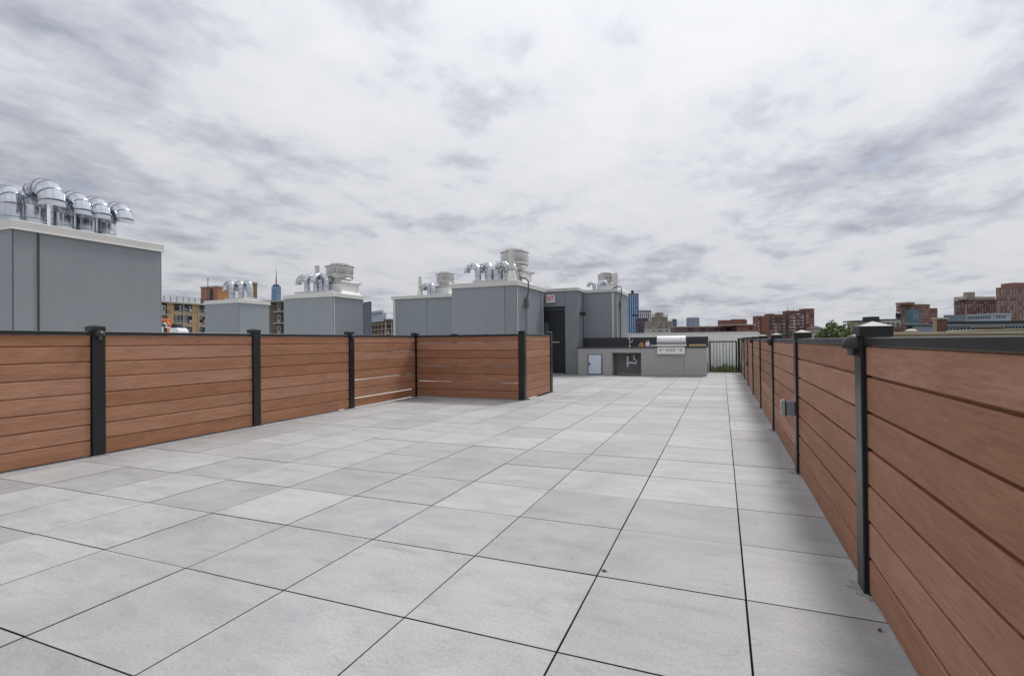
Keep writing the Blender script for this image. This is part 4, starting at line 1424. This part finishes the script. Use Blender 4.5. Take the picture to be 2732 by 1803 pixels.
MB().tube([(0.0, -.34, 2.2), (.12, -.34, 2.12), (.05, -.34, 2.02), (.2, -.34, 1.98)], .05, 8).build('arm_link', B_WHITE, om, 40, world=False)
MB().cbox(.20, .44, -.1, .3, 1.975, 2.18, .02).build('seat', DRK, om, world=False)
MB().tube([(.04, -.2, 2.27), (.14, -.2, 2.14), (.18, -.2, 2.0)], .05, 8).build('strut', ORG, om, 40, world=False)
for (wx_, wy_) in ((-.5, -.35), (.35, -.35), (-.5, .55), (.35, .55)):
    MB().cyl((wx_, wy_ - .1, .28), (wx_, wy_ + .1, .28), .28, n=18).build('wheel', DRK, om, 40, world=False)
MB().cbox(-.8, .65, -.24, .44, .30, .49, .02).build('chassis', DRK, om, world=False)

# --- tapering glass tower with a spire
dp = 3500.0
tw = thing('glass_tower', 'tapering blue glass tower with a spire far beyond the left fence', 'tower', (at(738, 900, dp).x, at(738, 900, dp).y, GZ), -YAW + rad(12))
hw = 12.0 / FPX * dp
topz = at(738, 764, dp).z - GZ
par = at(738, 760, dp).z - GZ
bs = [(-hw, -hw), (hw, -hw), (hw, hw), (-hw, hw)]
ts = [(0, -hw * .98), (hw * .98, 0), (0, hw * .98), (-hw * .98, 0)]
vs = [(x, y, 0) for x, y in bs] + [(x, y, topz * .12) for x, y in bs] + [(x, y, topz) for x, y in ts]
fs = [(0, 1, 5, 4), (1, 2, 6, 5), (2, 3, 7, 6), (3, 0, 4, 7), (8, 9, 10, 11)]
for i in range(4):
    fs.append((4 + i, 4 + (i + 1) % 4, 8 + i))
    fs.append((4 + (i + 1) % 4, 8 + (i + 1) % 4, 8 + i))
MB().add(vs, fs).build('glass_body', W_SKYB, tw, world=False)
MB().lathe([(hw * .66, topz + 1), (hw * .70, topz + 1.5), (hw * .70, par), (hw * .5, par + .5)], n=16).build('crown_ring', B_DGREY, tw, 40, world=False)
spz = at(738, 716, dp).z - GZ
MB().lathe([(4.2, topz + 1), (3.6, topz + 40), (2.0, topz + 75), (.8, spz)], n=8).build('spire', B_DGREY, tw, 40, world=False)

# --- right of the shaft with the tall fan
Block('balcony_tower', 'dark blue tower with stacked balconies beside the grey shaft', 986, 966, 991, 804, 600, 35).body(B_NAVY, W_DARK, bay=30, fh=3.4, pier=.06, span=.36, inset=1.2, parapet=.5)
bt_ = bpy.data.objects[-1] if False else None
tb = Block('glass_building', 'pale turquoise glass building with a stepped side', 1021, 985, 1030, 834, 900, 35)
tb.body(B_WHITE, W_CYAN, bay=5, fh=4, pier=.22, span=.28)
tb.body(B_WHITE, W_CYAN, bay=5, fh=4, pier=.22, span=.28, x0=-3, x1=tb.wx - 3.5, y0=3, y1=tb.wy - 4, base=tb.top + .05, top=tb.top + 4.6)
bb = Block('brick_apartments', 'dark brown brick apartments with pale bands, low beside the grey shaft', 1028, 992, 1090, 856, 200, 34)
bb.body(B_DKBROWN, W_STD, bay=2.7, fh=2.05, pier=.5, span=.42)
bnd = MB()
zq = bb.top - .9
while zq > 0:
    bnd.box(-.06, bb.wx, -.06, -.01, zq - .18, zq).box(-.06, -.01, -.01, bb.wy, zq - .18, zq)
    zq -= 2.05
for i in range(4):
    bnd.box(bb.wx * i / 4, bb.wx * i / 4 + .3, -.05, -.005, 0, bb.top)
    bnd.box(-.05, -.005, bb.wy * i / 4, bb.wy * i / 4 + .3, 0, bb.top)
stuff(bb.part('stone_bands', bnd, B_CREAM))
bb.box('green_roof', wall_mat('green copper', (0.07, 0.20, 0.17)), 2.2, 7.5, 3, 8, bb.top + .01, bb.top + .9)

# --- right half of the skyline
bt = Block('glass_tower', 'tall blue glass tower with pale vertical stripes right of the last shaft', 1676, 1673, 1704, 783, 1500, 0)
bt.body(B_BLUEW, W_BLUE, bay=6.1, fh=4, pier=.30, span=.12, inset=.5, parapet=3.5, roof=B_NAVY)
bt.box('roof_box', B_DGREY, 10, 17, 2, 8, bt.top + .1, bt.top + 9)
bt.box('band', B_DGREY, bt.wx * .3, bt.wx + .3, -.3, 3, bt.z(843, 1700), bt.z(839, 1700))
Block('office_tower', 'grey white striped tower right of the blue glass tower', 1707, 1704, 1737, 828, 1200, 0).body(B_WHITE, W_PURP, bay=4.5, fh=60, pier=.5, span=.02, parapet=5, roof=B_GREY)
Block('dusky_block', 'dark purple apartment block below the grey white tower', 1704, 1702.5, 1729, 849, 800, 4, wy=18).body(B_PURP if False else wall_mat('dusky brick', (0.11, 0.09, 0.13)), W_PURP, bay=3, fh=3.2, pier=.45, span=.4)
sb = Block('stone_building', 'tan stone building with a crown of pinnacles above the counter', 1726, 1724, 1797, 857, 400, 0, wy=8)
xs_ = lambda px: (px - 1726) / FPX * 400
zs_ = lambda py: sb.z(py, 1760)
sb.box('lower_wall', B_STONEL, 0, sb.wx, 0, 8, 0, zs_(877))
sb.box('upper_wall', B_STONE, .3, sb.wx - .3, .3, 8, zs_(877) + .01, sb.top)
sb.box('crown_wall', B_STONE, xs_(1741), xs_(1781), 1, 7, sb.top + .01, zs_(846))
sb.box('crown_top', B_STONE, xs_(1752), xs_(1769), .6, 6, zs_(846) + .01, zs_(836))
sb.part('gable', MB().prism([(xs_(1751), zs_(836) + .01), (xs_(1770), zs_(836) + .01), (xs_(1766), zs_(833.5)), (xs_(1755), zs_(833.5))], .5, 6.2, 'y'), B_STONE)
for i, p in enumerate((1741, 1745, 1749, 1752.5, 1768.5, 1772, 1776, 1781)):
    hgt = (837.5, 840, 838, 833.5, 833.5, 837.5, 840, 838)[i]
    sb.part('pinnacle', MB().cyl((xs_(p), .8, sb.top - 1), (xs_(p), .8, zs_(hgt) - .6), .42, .36, 6).cyl((xs_(p), .8, zs_(hgt) - .59), (xs_(p), .8, zs_(hgt) + .4), .5, .05, 6), B_STONE)
for (p, yy) in ((1743, 864), (1757, 866), (1763, 866), (1779, 864), (1743, 872), (1757.5, 873.5), (1763, 873.5), (1778, 872)):
    sb.box('window', random.choice((APP[0], APP[0], APP[1])), xs_(p - 1.4), xs_(p + 1.4), .2, .29, zs_(yy + 2), zs_(yy - 2))
for (p, yy) in ((1743, 882), (1757.5, 883), (1763.5, 883), (1778.5, 881.5)):
    sb.box('window', APP[0], xs_(p - 2), xs_(p + 2), -.12, -.01, zs_(yy + 2), zs_(yy - 1.8))
sb.box('crown_window', APP[0], xs_(1755.5), xs_(1760), .5, .59, zs_(841), zs_(838.5))
Block('glass_tower', 'small blue tower peeking out behind the stone building', 1796, 1793, 1805.5, 851, 1500, 10).body(B_NAVY, W_BLUE, bay=5, fh=4, pier=.2, span=.3)
gb = Block('glass_block', 'pair of blue glass blocks above the long low brick building', 1852, 1831, 1866, 846, 1200, 30)
gb.body(B_WHITE, W_BLUE, bay=5, fh=4, pier=.14, span=.24)
lb = Block('brick_warehouse', 'long low brick building with rows of dark windows beyond the white wall', 1800, 1798, 1968, 871, 250, 0, wy=6)
lb.body(B_REDD, W_DARK, bay=3.0, fh=1.6, pier=.18, span=.26, parapet=.35, roof=B_CONC)
l2 = Block('brick_warehouse', 'end of the low brick building with a glazed corner and overhanging pale roof', 1966, 1964, 2012, 868, 244, 0, wy=6)
l2.body(B_RED, W_DARK, bay=4.2, fh=1.8, pier=.55, span=.4, parapet=.3)
l2.box('roof_slab', B_CONC, -6, l2.wx + .6, -.8, 6, l2.top + .01, l2.top + .5)
rb_ = Block('brick_block', 'red brick roof block above the low brick building', 1926, 1924, 1993, 854, 300, 0, wy=6)
rb_.body(B_RED, W_DARK, bay=14, fh=2.6, pier=.94, span=.8, parapet=.5, inset=.2)
rb_.box('upper_block', B_RED, rb_.wx * .48, rb_.wx - .3, 1, 5, rb_.top + .01, rb_.top + .55)

ra = Block('brick_apartments', 'red brick apartment building with balconies and a taller right wing', 2052, 2050, 2100, 839, 300, 0, wy=6)
ra.body(B_REDD, W_STD, bay=2.6, fh=1.85, pier=.35, span=.35)
k3 = lambda px: (px - 2052) / FPX * 300
zr = lambda py: ra.z(py, 2090)
ra.body(B_RED, W_WHITE, bay=3.6, fh=1.85, pier=.55, span=.4, x0=k3(2019), x1=k3(2031), y0=.6, y1=5, top=zr(842))
ra.box('blank_wall', B_RED, k3(2031) + .02, k3(2051.5), -.4, 5, 0, zr(842.5))
ra.box('stair_tower', B_RED, k3(2052), k3(2068), 1, 5, ra.top + .02, zr(836))
ra.body(B_REDD, W_WHITE, bay=2.4, fh=1.85, pier=.30, span=.38, x0=k3(2100), x1=k3(2146), y0=-.8, y1=5, top=zr(829))
ra.body(B_RED, W_STD, bay=2.3, fh=1.85, pier=.40, span=.45, x0=k3(2145), x1=k3(2168), y0=-1.6, y1=5, top=zr(824))
for (a, b) in ((2056, 2062), (2083, 2090), (2103, 2110), (2127, 2140)):
    for r in range(8):
        zb_ = zr(848 + r * 8.5)
        if zb_ > 2:
            ra.box('balcony', B_CONC if (r + a) % 3 else B_WHITE, k3(a), k3(b), -1.9, -.82 if a > 2100 else -.05, zb_, zb_ + .28)
for p in (2110, 2113, 2127):
    ra.part('antenna', MB().cyl((k3(p), 4, zr(829)), (k3(p), 4, zr(816)), .1, .05, 5), MUL)

hs = Block('house', 'dark hipped house roof left of the tree', 2172, 2170, 2196, 874, 140, 0, wy=3)
hs.box('wall', B_CONC, 0, hs.wx, 0, 3, 0, hs.top - .3)
hs.part('roof', MB().add([(-.4, -.4, hs.top - .29), (hs.wx + .4, -.4, hs.top - .29), (hs.wx + .4, 3.4, hs.top - .29), (-.4, 3.4, hs.top - .29), (1.0, 1.5, hs.top + .55), (hs.wx - 1.0, 1.5, hs.top + .55)],
                         [(0, 1, 5, 4), (1, 2, 5), (2, 3, 4, 5), (3, 0, 4), (3, 2, 1, 0)]), B_DGREY)
sp = thing('church_spire', 'thin dark church spire behind the tree', 'spire', (at(2218, 880, 600).x, at(2218, 880, 600).y, GZ))
MB().lathe([(2.2, 0), (2.2, at(2218, 872, 600).z - GZ), (1.9, at(2218, 869, 600).z - GZ), (.1, at(2218, 855, 600).z - GZ)], n=8).build('spire', B_DGREY, sp, world=False)
MB().box(-4, 4, 2, 24, 0, at(2218, 876, 600).z - GZ).build('nave', B_DGREY, sp, world=False)

# --- right edge
dg_ = Block('office_building', 'charcoal building with wide eaves behind the near right post', 2300, 2280, 2386, 855, 180, 0, wy=5)
dg_.body(B_STONEL, W_DARK, bay=2.6, fh=2.6, pier=.3, span=.28, x0=(2285 - 2300) / FPX * 180, x1=(2362 - 2300) / FPX * 180, top=dg_.top - .3)
dg_.box('eave', B_DGREY, (2277 - 2300) / FPX * 180, (2366 - 2300) / FPX * 180, -1.2, 6, dg_.top - .28, dg_.top)
dg_.box('roof_house', B_DGREY, (2327 - 2300) / FPX * 180, (2352 - 2300) / FPX * 180, 1, 5, dg_.top + .01, dg_.z(844, 2340))
d2 = Block('office_building', 'building with white framed tall windows right of the near post', 2363, 2361, 2402, 851, 176, 0, wy=3)
d2.body(B_STONEL, W_DARK, bay=1.62, fh=2.9, pier=.3, span=.22, base=d2.z(872, 2380), parapet=.4, roof=B_DGREY)
d2.body(B_RED, W_DARK, bay=.95, fh=1.25, pier=.5, span=.45, top=d2.z(872, 2380) - .02, parapet=.2)
br = Block('brick_tower', 'brown brick building with a teal glass corner on the right', 2452, 2391, 2481, 811, 350, 20)
br.body(B_BROWN, W_WHITE, bay=1.9, fh=2.05, pier=.48, span=.5)
br.box('roof_house', B_BROWN, -5, 2, 4, 12, br.top + .01, br.top + 1.5)
br.body(B_GREY, W_TEAL, bay=1.2, fh=2.05, pier=.12, span=.14, x0=-1.2, x1=0, y0=-.5, y1=br.wy * .55, top=br.z(825, 2440), parapet=.2)
b2 = Block('brick_tower', 'lower red wing at the right of the building with the teal glass corner', 2481, 2479, 2501, 822, 356, 0, wy=5)
b2.body(B_RED, W_WHITE, bay=1.9, fh=2.05, pier=.5, span=.5)
wt = thing('water_tank', 'dark rooftop water tank left of the teal glass building', 'tank', at(2397, 851, 200), -YAW)
MB().lathe([(.85, .4), (.88, .5), (.88, 2.3), (.3, 2.6)], n=14).build('tank', DRK, wt, 40, world=False)
for (x, y) in ((-.6, -.6), (.6, -.6), (.6, .6), (-.6, .6)):
    MB().box(x - .06, x + .06, y - .06, y + .06, -8, .39).build('leg', MUL, wt, world=False)
sl_ = Block('slatted_shed', 'grey slatted roof enclosure left of the brick chimney', 2436, 2434, 2494, 868, 60, 0, wy=1)
sl_.box('core', B_DGREY, 0, sl_.wx, .06, 1, sl_.top - 2.2, sl_.top - .06)
n_ = 26
for i in range(n_):
    sl_.box('slat', B_LGREY, sl_.wx * i / n_, sl_.wx * (i + .55) / n_, 0, .055, sl_.top - 2.2, sl_.top - .06)
sl_.box('roof_edge', B_DGREY, -.3, sl_.wx + .05, -.12, 1, sl_.top - .055, sl_.top + .06)
cm_ = Block('brick_chimney', 'tan and dark brick chimney right of the near post', 2500, 2488, 2527, 847, 40, 18, 'chimney')
BRK = plain('chimney red brick', (0.17, 0.09, 0.065), 0.85, rand=0.25, var=.25, scale=3)
cm_.box('core', B_DKBROWN, .01, cm_.wx - .01, .01, cm_.wy - .01, cm_.top - 5, cm_.top - .12)
brm = MB().box(0, .20, -.012, .008, 0, .062).mesh('brick', BRK)
brn = MB().box(0, .10, -.012, .008, 0, .062).mesh('brick', BRK)
rows = int(1.75 / .074)
for r in range(rows):
    x_ = .012
    first = True
    while x_ < cm_.wx - .05:
        full = not (r % 2 and first) and x_ + .20 < cm_.wx
        link('brick', brm if full else brn, cm_.root, (x_, 0, cm_.top - .20 - .074 * r))
        x_ += .212 if full else .112
        first = False
cm_.box('render_coat', B_SAND, -.012, .008, .02, cm_.wy, cm_.top - 5, cm_.top - .125)
cm_.box('cap', B_CREAM, -.06, cm_.wx + .05, -.06, cm_.wy + .05, cm_.top - .115, cm_.top)

gA = Block('grey_building', 'long grey blue building with a dark eave at the right edge', 2524, 2522, 2790, 862, 170, 0, wy=5)
gA.body(B_GREY, W_DARK, bay=1.15, fh=2.3, pier=.42, span=.34, parapet=.5)
gA.box('eave', B_DGREY, -.3, gA.wx, -.9, 6, gA.top + .01, gA.top + .55)
gB = Block('grey_building', 'slate blue windowless block above the dark eave', 2529, 2518, 2577, 840, 200, 6)
gB.body(B_GREY, W_DARK, bay=20, fh=20, pier=.97, span=.9)
gC = Block('grey_building', 'pale blue upper storey with narrow window groups, right edge', 2655, 2576, 2698, 836, 205, 16)
gC.box('wall', B_LGREY, 0, gC.wx, 0, gC.wy, 0, gC.top - .3)
gC.box('roof_edge', B_WHITE, -.25, gC.wx + .2, -.25, gC.wy, gC.top - .29, gC.top)
for i in range(4):
    gC.box('window', APP[0], .5 + i * 1.5, 1.4 + i * 1.5, -.08, -.01, gC.top - 1.9, gC.top - .8)
for gq in range(3):
    for i in range(4):
        yq = 1.6 + gq * (gC.wy / 3.4) + i * .75
        if yq < gC.wy - .6:
            gC.box('window', APP[0], -.08, -.01, yq, yq + .42, gC.top - 1.9, gC.top - .9)
rbig = Block('brick_tower', 'wide red brick apartment building with a stepped roof, right', 2590, 2545, 2674, 799, 400, 10)
rbig.body(B_REDD, W_WHITE, bay=2.5, fh=1.95, pier=.45, span=.45)
rbig.body(B_STONEL, W_STD, bay=3, fh=4, pier=.5, span=.4, x0=-5, x1=.4, y0=3, y1=9, base=rbig.top + .05, top=rbig.top + 2.4, parapet=.4)
rbig.box('roof_house', B_STONE, .5, rbig.wx * .22, 2, 6, rbig.top + .02, rbig.top + 6)
rbig.box('terrace_roof', B_CONC, rbig.wx * .18, rbig.wx - 1, 4, 14, rbig.top + .02, rbig.top + 2.6)
rt = Block('brick_tower', 'tallest brown red tower at the right edge of the picture', 2678, 2657, 2790, 766, 380, 8)
rt.body(B_BROWN, W_WHITE, bay=2.6, fh=1.75, pier=.5, span=.5)
rt.box('roof_house', B_BROWN, (2724 - 2678) / FPX * 380, rt.wx, 3, 12, rt.top + .02, rt.z(752, 2725))
for r in range(18):
    rt.box('balcony', B_CONC, (2682 - 2678) / FPX * 380, (2694 - 2678) / FPX * 380, -.8, -.06, rt.top - 3 - r * 1.75, rt.top - 2.7 - r * 1.75)

# neighbouring roof with a sandy parapet
nb = Block('neighbour_building', 'neighbouring roof with a sandy parapet beyond the right fence', 2372, 2370, 2900, 886, 17, 0, wy=1.2)
zp = nb.top
nb.box('wall', B_SAND, 0, nb.wx, 0, 1.2, 0, zp - .08)
nb.box('coping', B_CREAM, -.05, nb.wx, -.05, .30, zp - .079, zp)
hi = nb.z(880, 2700)
nb.part('raised_parapet', MB().prism([((2560 - 2372) / FPX * 17, zp + .003), ((2900 - 2372) / FPX * 17, zp + .003), ((2900 - 2372) / FPX * 17, hi + .02), ((2640 - 2372) / FPX * 17, hi - .01)], .02, .35, 'y'), B_SAND)
nb.part('raised_coping', MB().prism([((2552 - 2372) / FPX * 17, zp + .004), ((2640 - 2372) / FPX * 17, hi - .006), ((2900 - 2372) / FPX * 17, hi + .024), ((2900 - 2372) / FPX * 17, hi + .06), ((2640 - 2372) / FPX * 17, hi + .03), ((2552 - 2372) / FPX * 17, zp + .035)], -.03, .40, 'y'), B_CREAM)
vd_ = thing('roof_vent', 'pale mushroom shaped roof vent beyond the right fence', 'vent', at(2431, 888, 20))
MB().lathe([(.16, -.2), (.16, .05), (.20, .06), (.21, .08), (.11, .14), (.02, .155)], n=18).build('hood', B_CREAM, vd_, 40, world=False)
fl_ = Block('flat_shed', 'low dark brick roof stub beyond the sandy parapet', 2624, 2622, 2675, 871, 30, 0, 'shed', wy=.8)
fl_.box('wall', B_DKBROWN, 0, fl_.wx, 0, .8, fl_.top - 3, fl_.top - .05)
fl_.box('cap', B_STONE, -.05, fl_.wx + .05, -.05, .8, fl_.top - .049, fl_.top)
cb = MB()
cpts = [at(2340, 858, 42), at(2420, 863, 42), at(2490, 866, 42), at(2600, 868, 42), at(2740, 866, 42)]
cbl = MB().tube(cpts, .02, 5).build('overhead_cable', B_CONC)
tag(cbl, 'thin pale overhead cable crossing in front of the brick chimney', 'cable')
rlq = MB().tube([at(2028, 888, 26), at(2120, 887, 26), at(2222, 886.5, 26)], .022, 5)
rlq.tube([at(2216, 886, 26), at(2216, 935, 26)], .022, 5).tube([at(2110, 887, 26), at(2110, 935, 26)], .022, 5)
tag(rlq.build('roof_railing', MUL), 'thin dark roof rail in front of the red brick apartments', 'railing')

# ------------------------------------------------------------------ trees
M['treeleaf'] = plain('tree leaf', (0.12, 0.165, 0.045), 0.6, var=0.45, scale=1.2, rand=0.1)
M['bark'] = plain('bark', (0.09, 0.07, 0.05), 0.9)


def tree(label, px, ptop, depth, rx, rz_, seed, n=9000, leaf=.24):
    rnd = random.Random(seed)
    p = at(px, ptop, depth)
    root = thing('street_tree', label, 'tree', (p.x, p.y, GZ), 0, 'trees beyond the right fence')
    H = p.z - GZ
    tr = MB().cyl((0, 0, 0), (.1, 0, H * .55), .32, .2, 9)
    cz = H - rz_
    for i in range(7):
        a = i * .9
        tr.cyl((.1 * math.cos(a), .1 * math.sin(a), H * .5), (rx * .6 * math.cos(a), rx * .6 * math.sin(a), cz + rz_ * (.1 + .1 * i / 2)), .13, .03, 6)
    tr.build('trunk', M['bark'], root, 40, world=False)
    cr = MB()
    clumps = []
    for i in range(60):
        while True:
            v = Vector((rnd.uniform(-1, 1), rnd.uniform(-1, 1), rnd.uniform(-.75, 1)))
            if .35 < v.length < 1:
                break
        clumps.append((v * .85, rnd.uniform(.26, .46)))
    for i in range(n):
        c, r = rnd.choice(clumps)
        d = Vector((rnd.gauss(0, 1), rnd.gauss(0, 1), rnd.gauss(0, 1))).normalized() * r * rnd.uniform(.4, 1) ** .5
        q = Vector(((c.x + d.x) * rx, (c.y + d.y) * rx, cz + (c.z + d.z) * rz_))
        u = Vector((rnd.gauss(0, 1), rnd.gauss(0, 1), rnd.gauss(0, .6))).normalized()
        w = u.cross(Vector((rnd.gauss(0, 1), rnd.gauss(0, 1), rnd.gauss(0, 1)))).normalized()
        s_ = leaf * rnd.uniform(.6, 1.3)
        cr.add([q - u * s_, q - w * s_ * .6, q + u * s_, q + w * s_ * .6], [(0, 1, 2, 3)])
    me = bpy.data.meshes.new('crown')
    me.from_pydata(cr.v, [], cr.f)
    me.materials.append(M['treeleaf'])
    link('crown', me, root)


tree('leafy green tree just left of the near right post', 2255, 863, 80, 2.9, 4.6, 3)
tree('low green tree behind, between the two others', 2236, 865.5, 90, 3.0, 4.6, 9)
tree('lower green tree left of the tallest leafy one', 2213, 868, 84, 2.6, 4.2, 5)

# far-off belt of low roofs and trees along the horizon
bl_ = MB()
rnd = random.Random(8)
px = 940
while px < 2760:
    w = rnd.uniform(4, 16)
    d_ = rnd.uniform(1300, 2300)
    a0, a1 = at(px, 890, d_), at(px + w * 1.5, 890, d_)
    zt_ = at(px, rnd.uniform(895, 904) - (px - 1366) * .0099, d_).z + 3
    n_ = 6
    top = [a0.lerp(a1, i / n_) + Vector((0, 0, 0)) for i in range(n_ + 1)]
    vs = []
    for q in top:
        vs.append((q.x, q.y, GZ))
    for q in top:
        vs.append((q.x, q.y, zt_ + rnd.uniform(-3, 2)))
    back = FW * 40
    vs += [(v[0] + back.x, v[1] + back.y, v[2]) for v in vs]
    m_ = n_ + 1
    fs = [(i, i + 1, m_ + i + 1, m_ + i) for i in range(n_)] + [(m_ + i, m_ + i + 1, 3 * m_ + i + 1, 3 * m_ + i) for i in range(n_)] + [(2 * m_ + i, 2 * m_ + i + 1, 3 * m_ + i + 1, 3 * m_ + i) for i in range(n_)]
    fs += [(0, m_, 3 * m_, 2 * m_), (n_, m_ + n_, 3 * m_ + n_, 2 * m_ + n_)]
    bl_.add(vs, fs)
    px += w
hz = bl_.build('distant_tree_belt', plain('hazy trees', (0.09, 0.11, 0.10), 0.9, var=.4, scale=.01))
stuff(hz)
tag(hz, 'far belt of low trees along the horizon', 'trees')
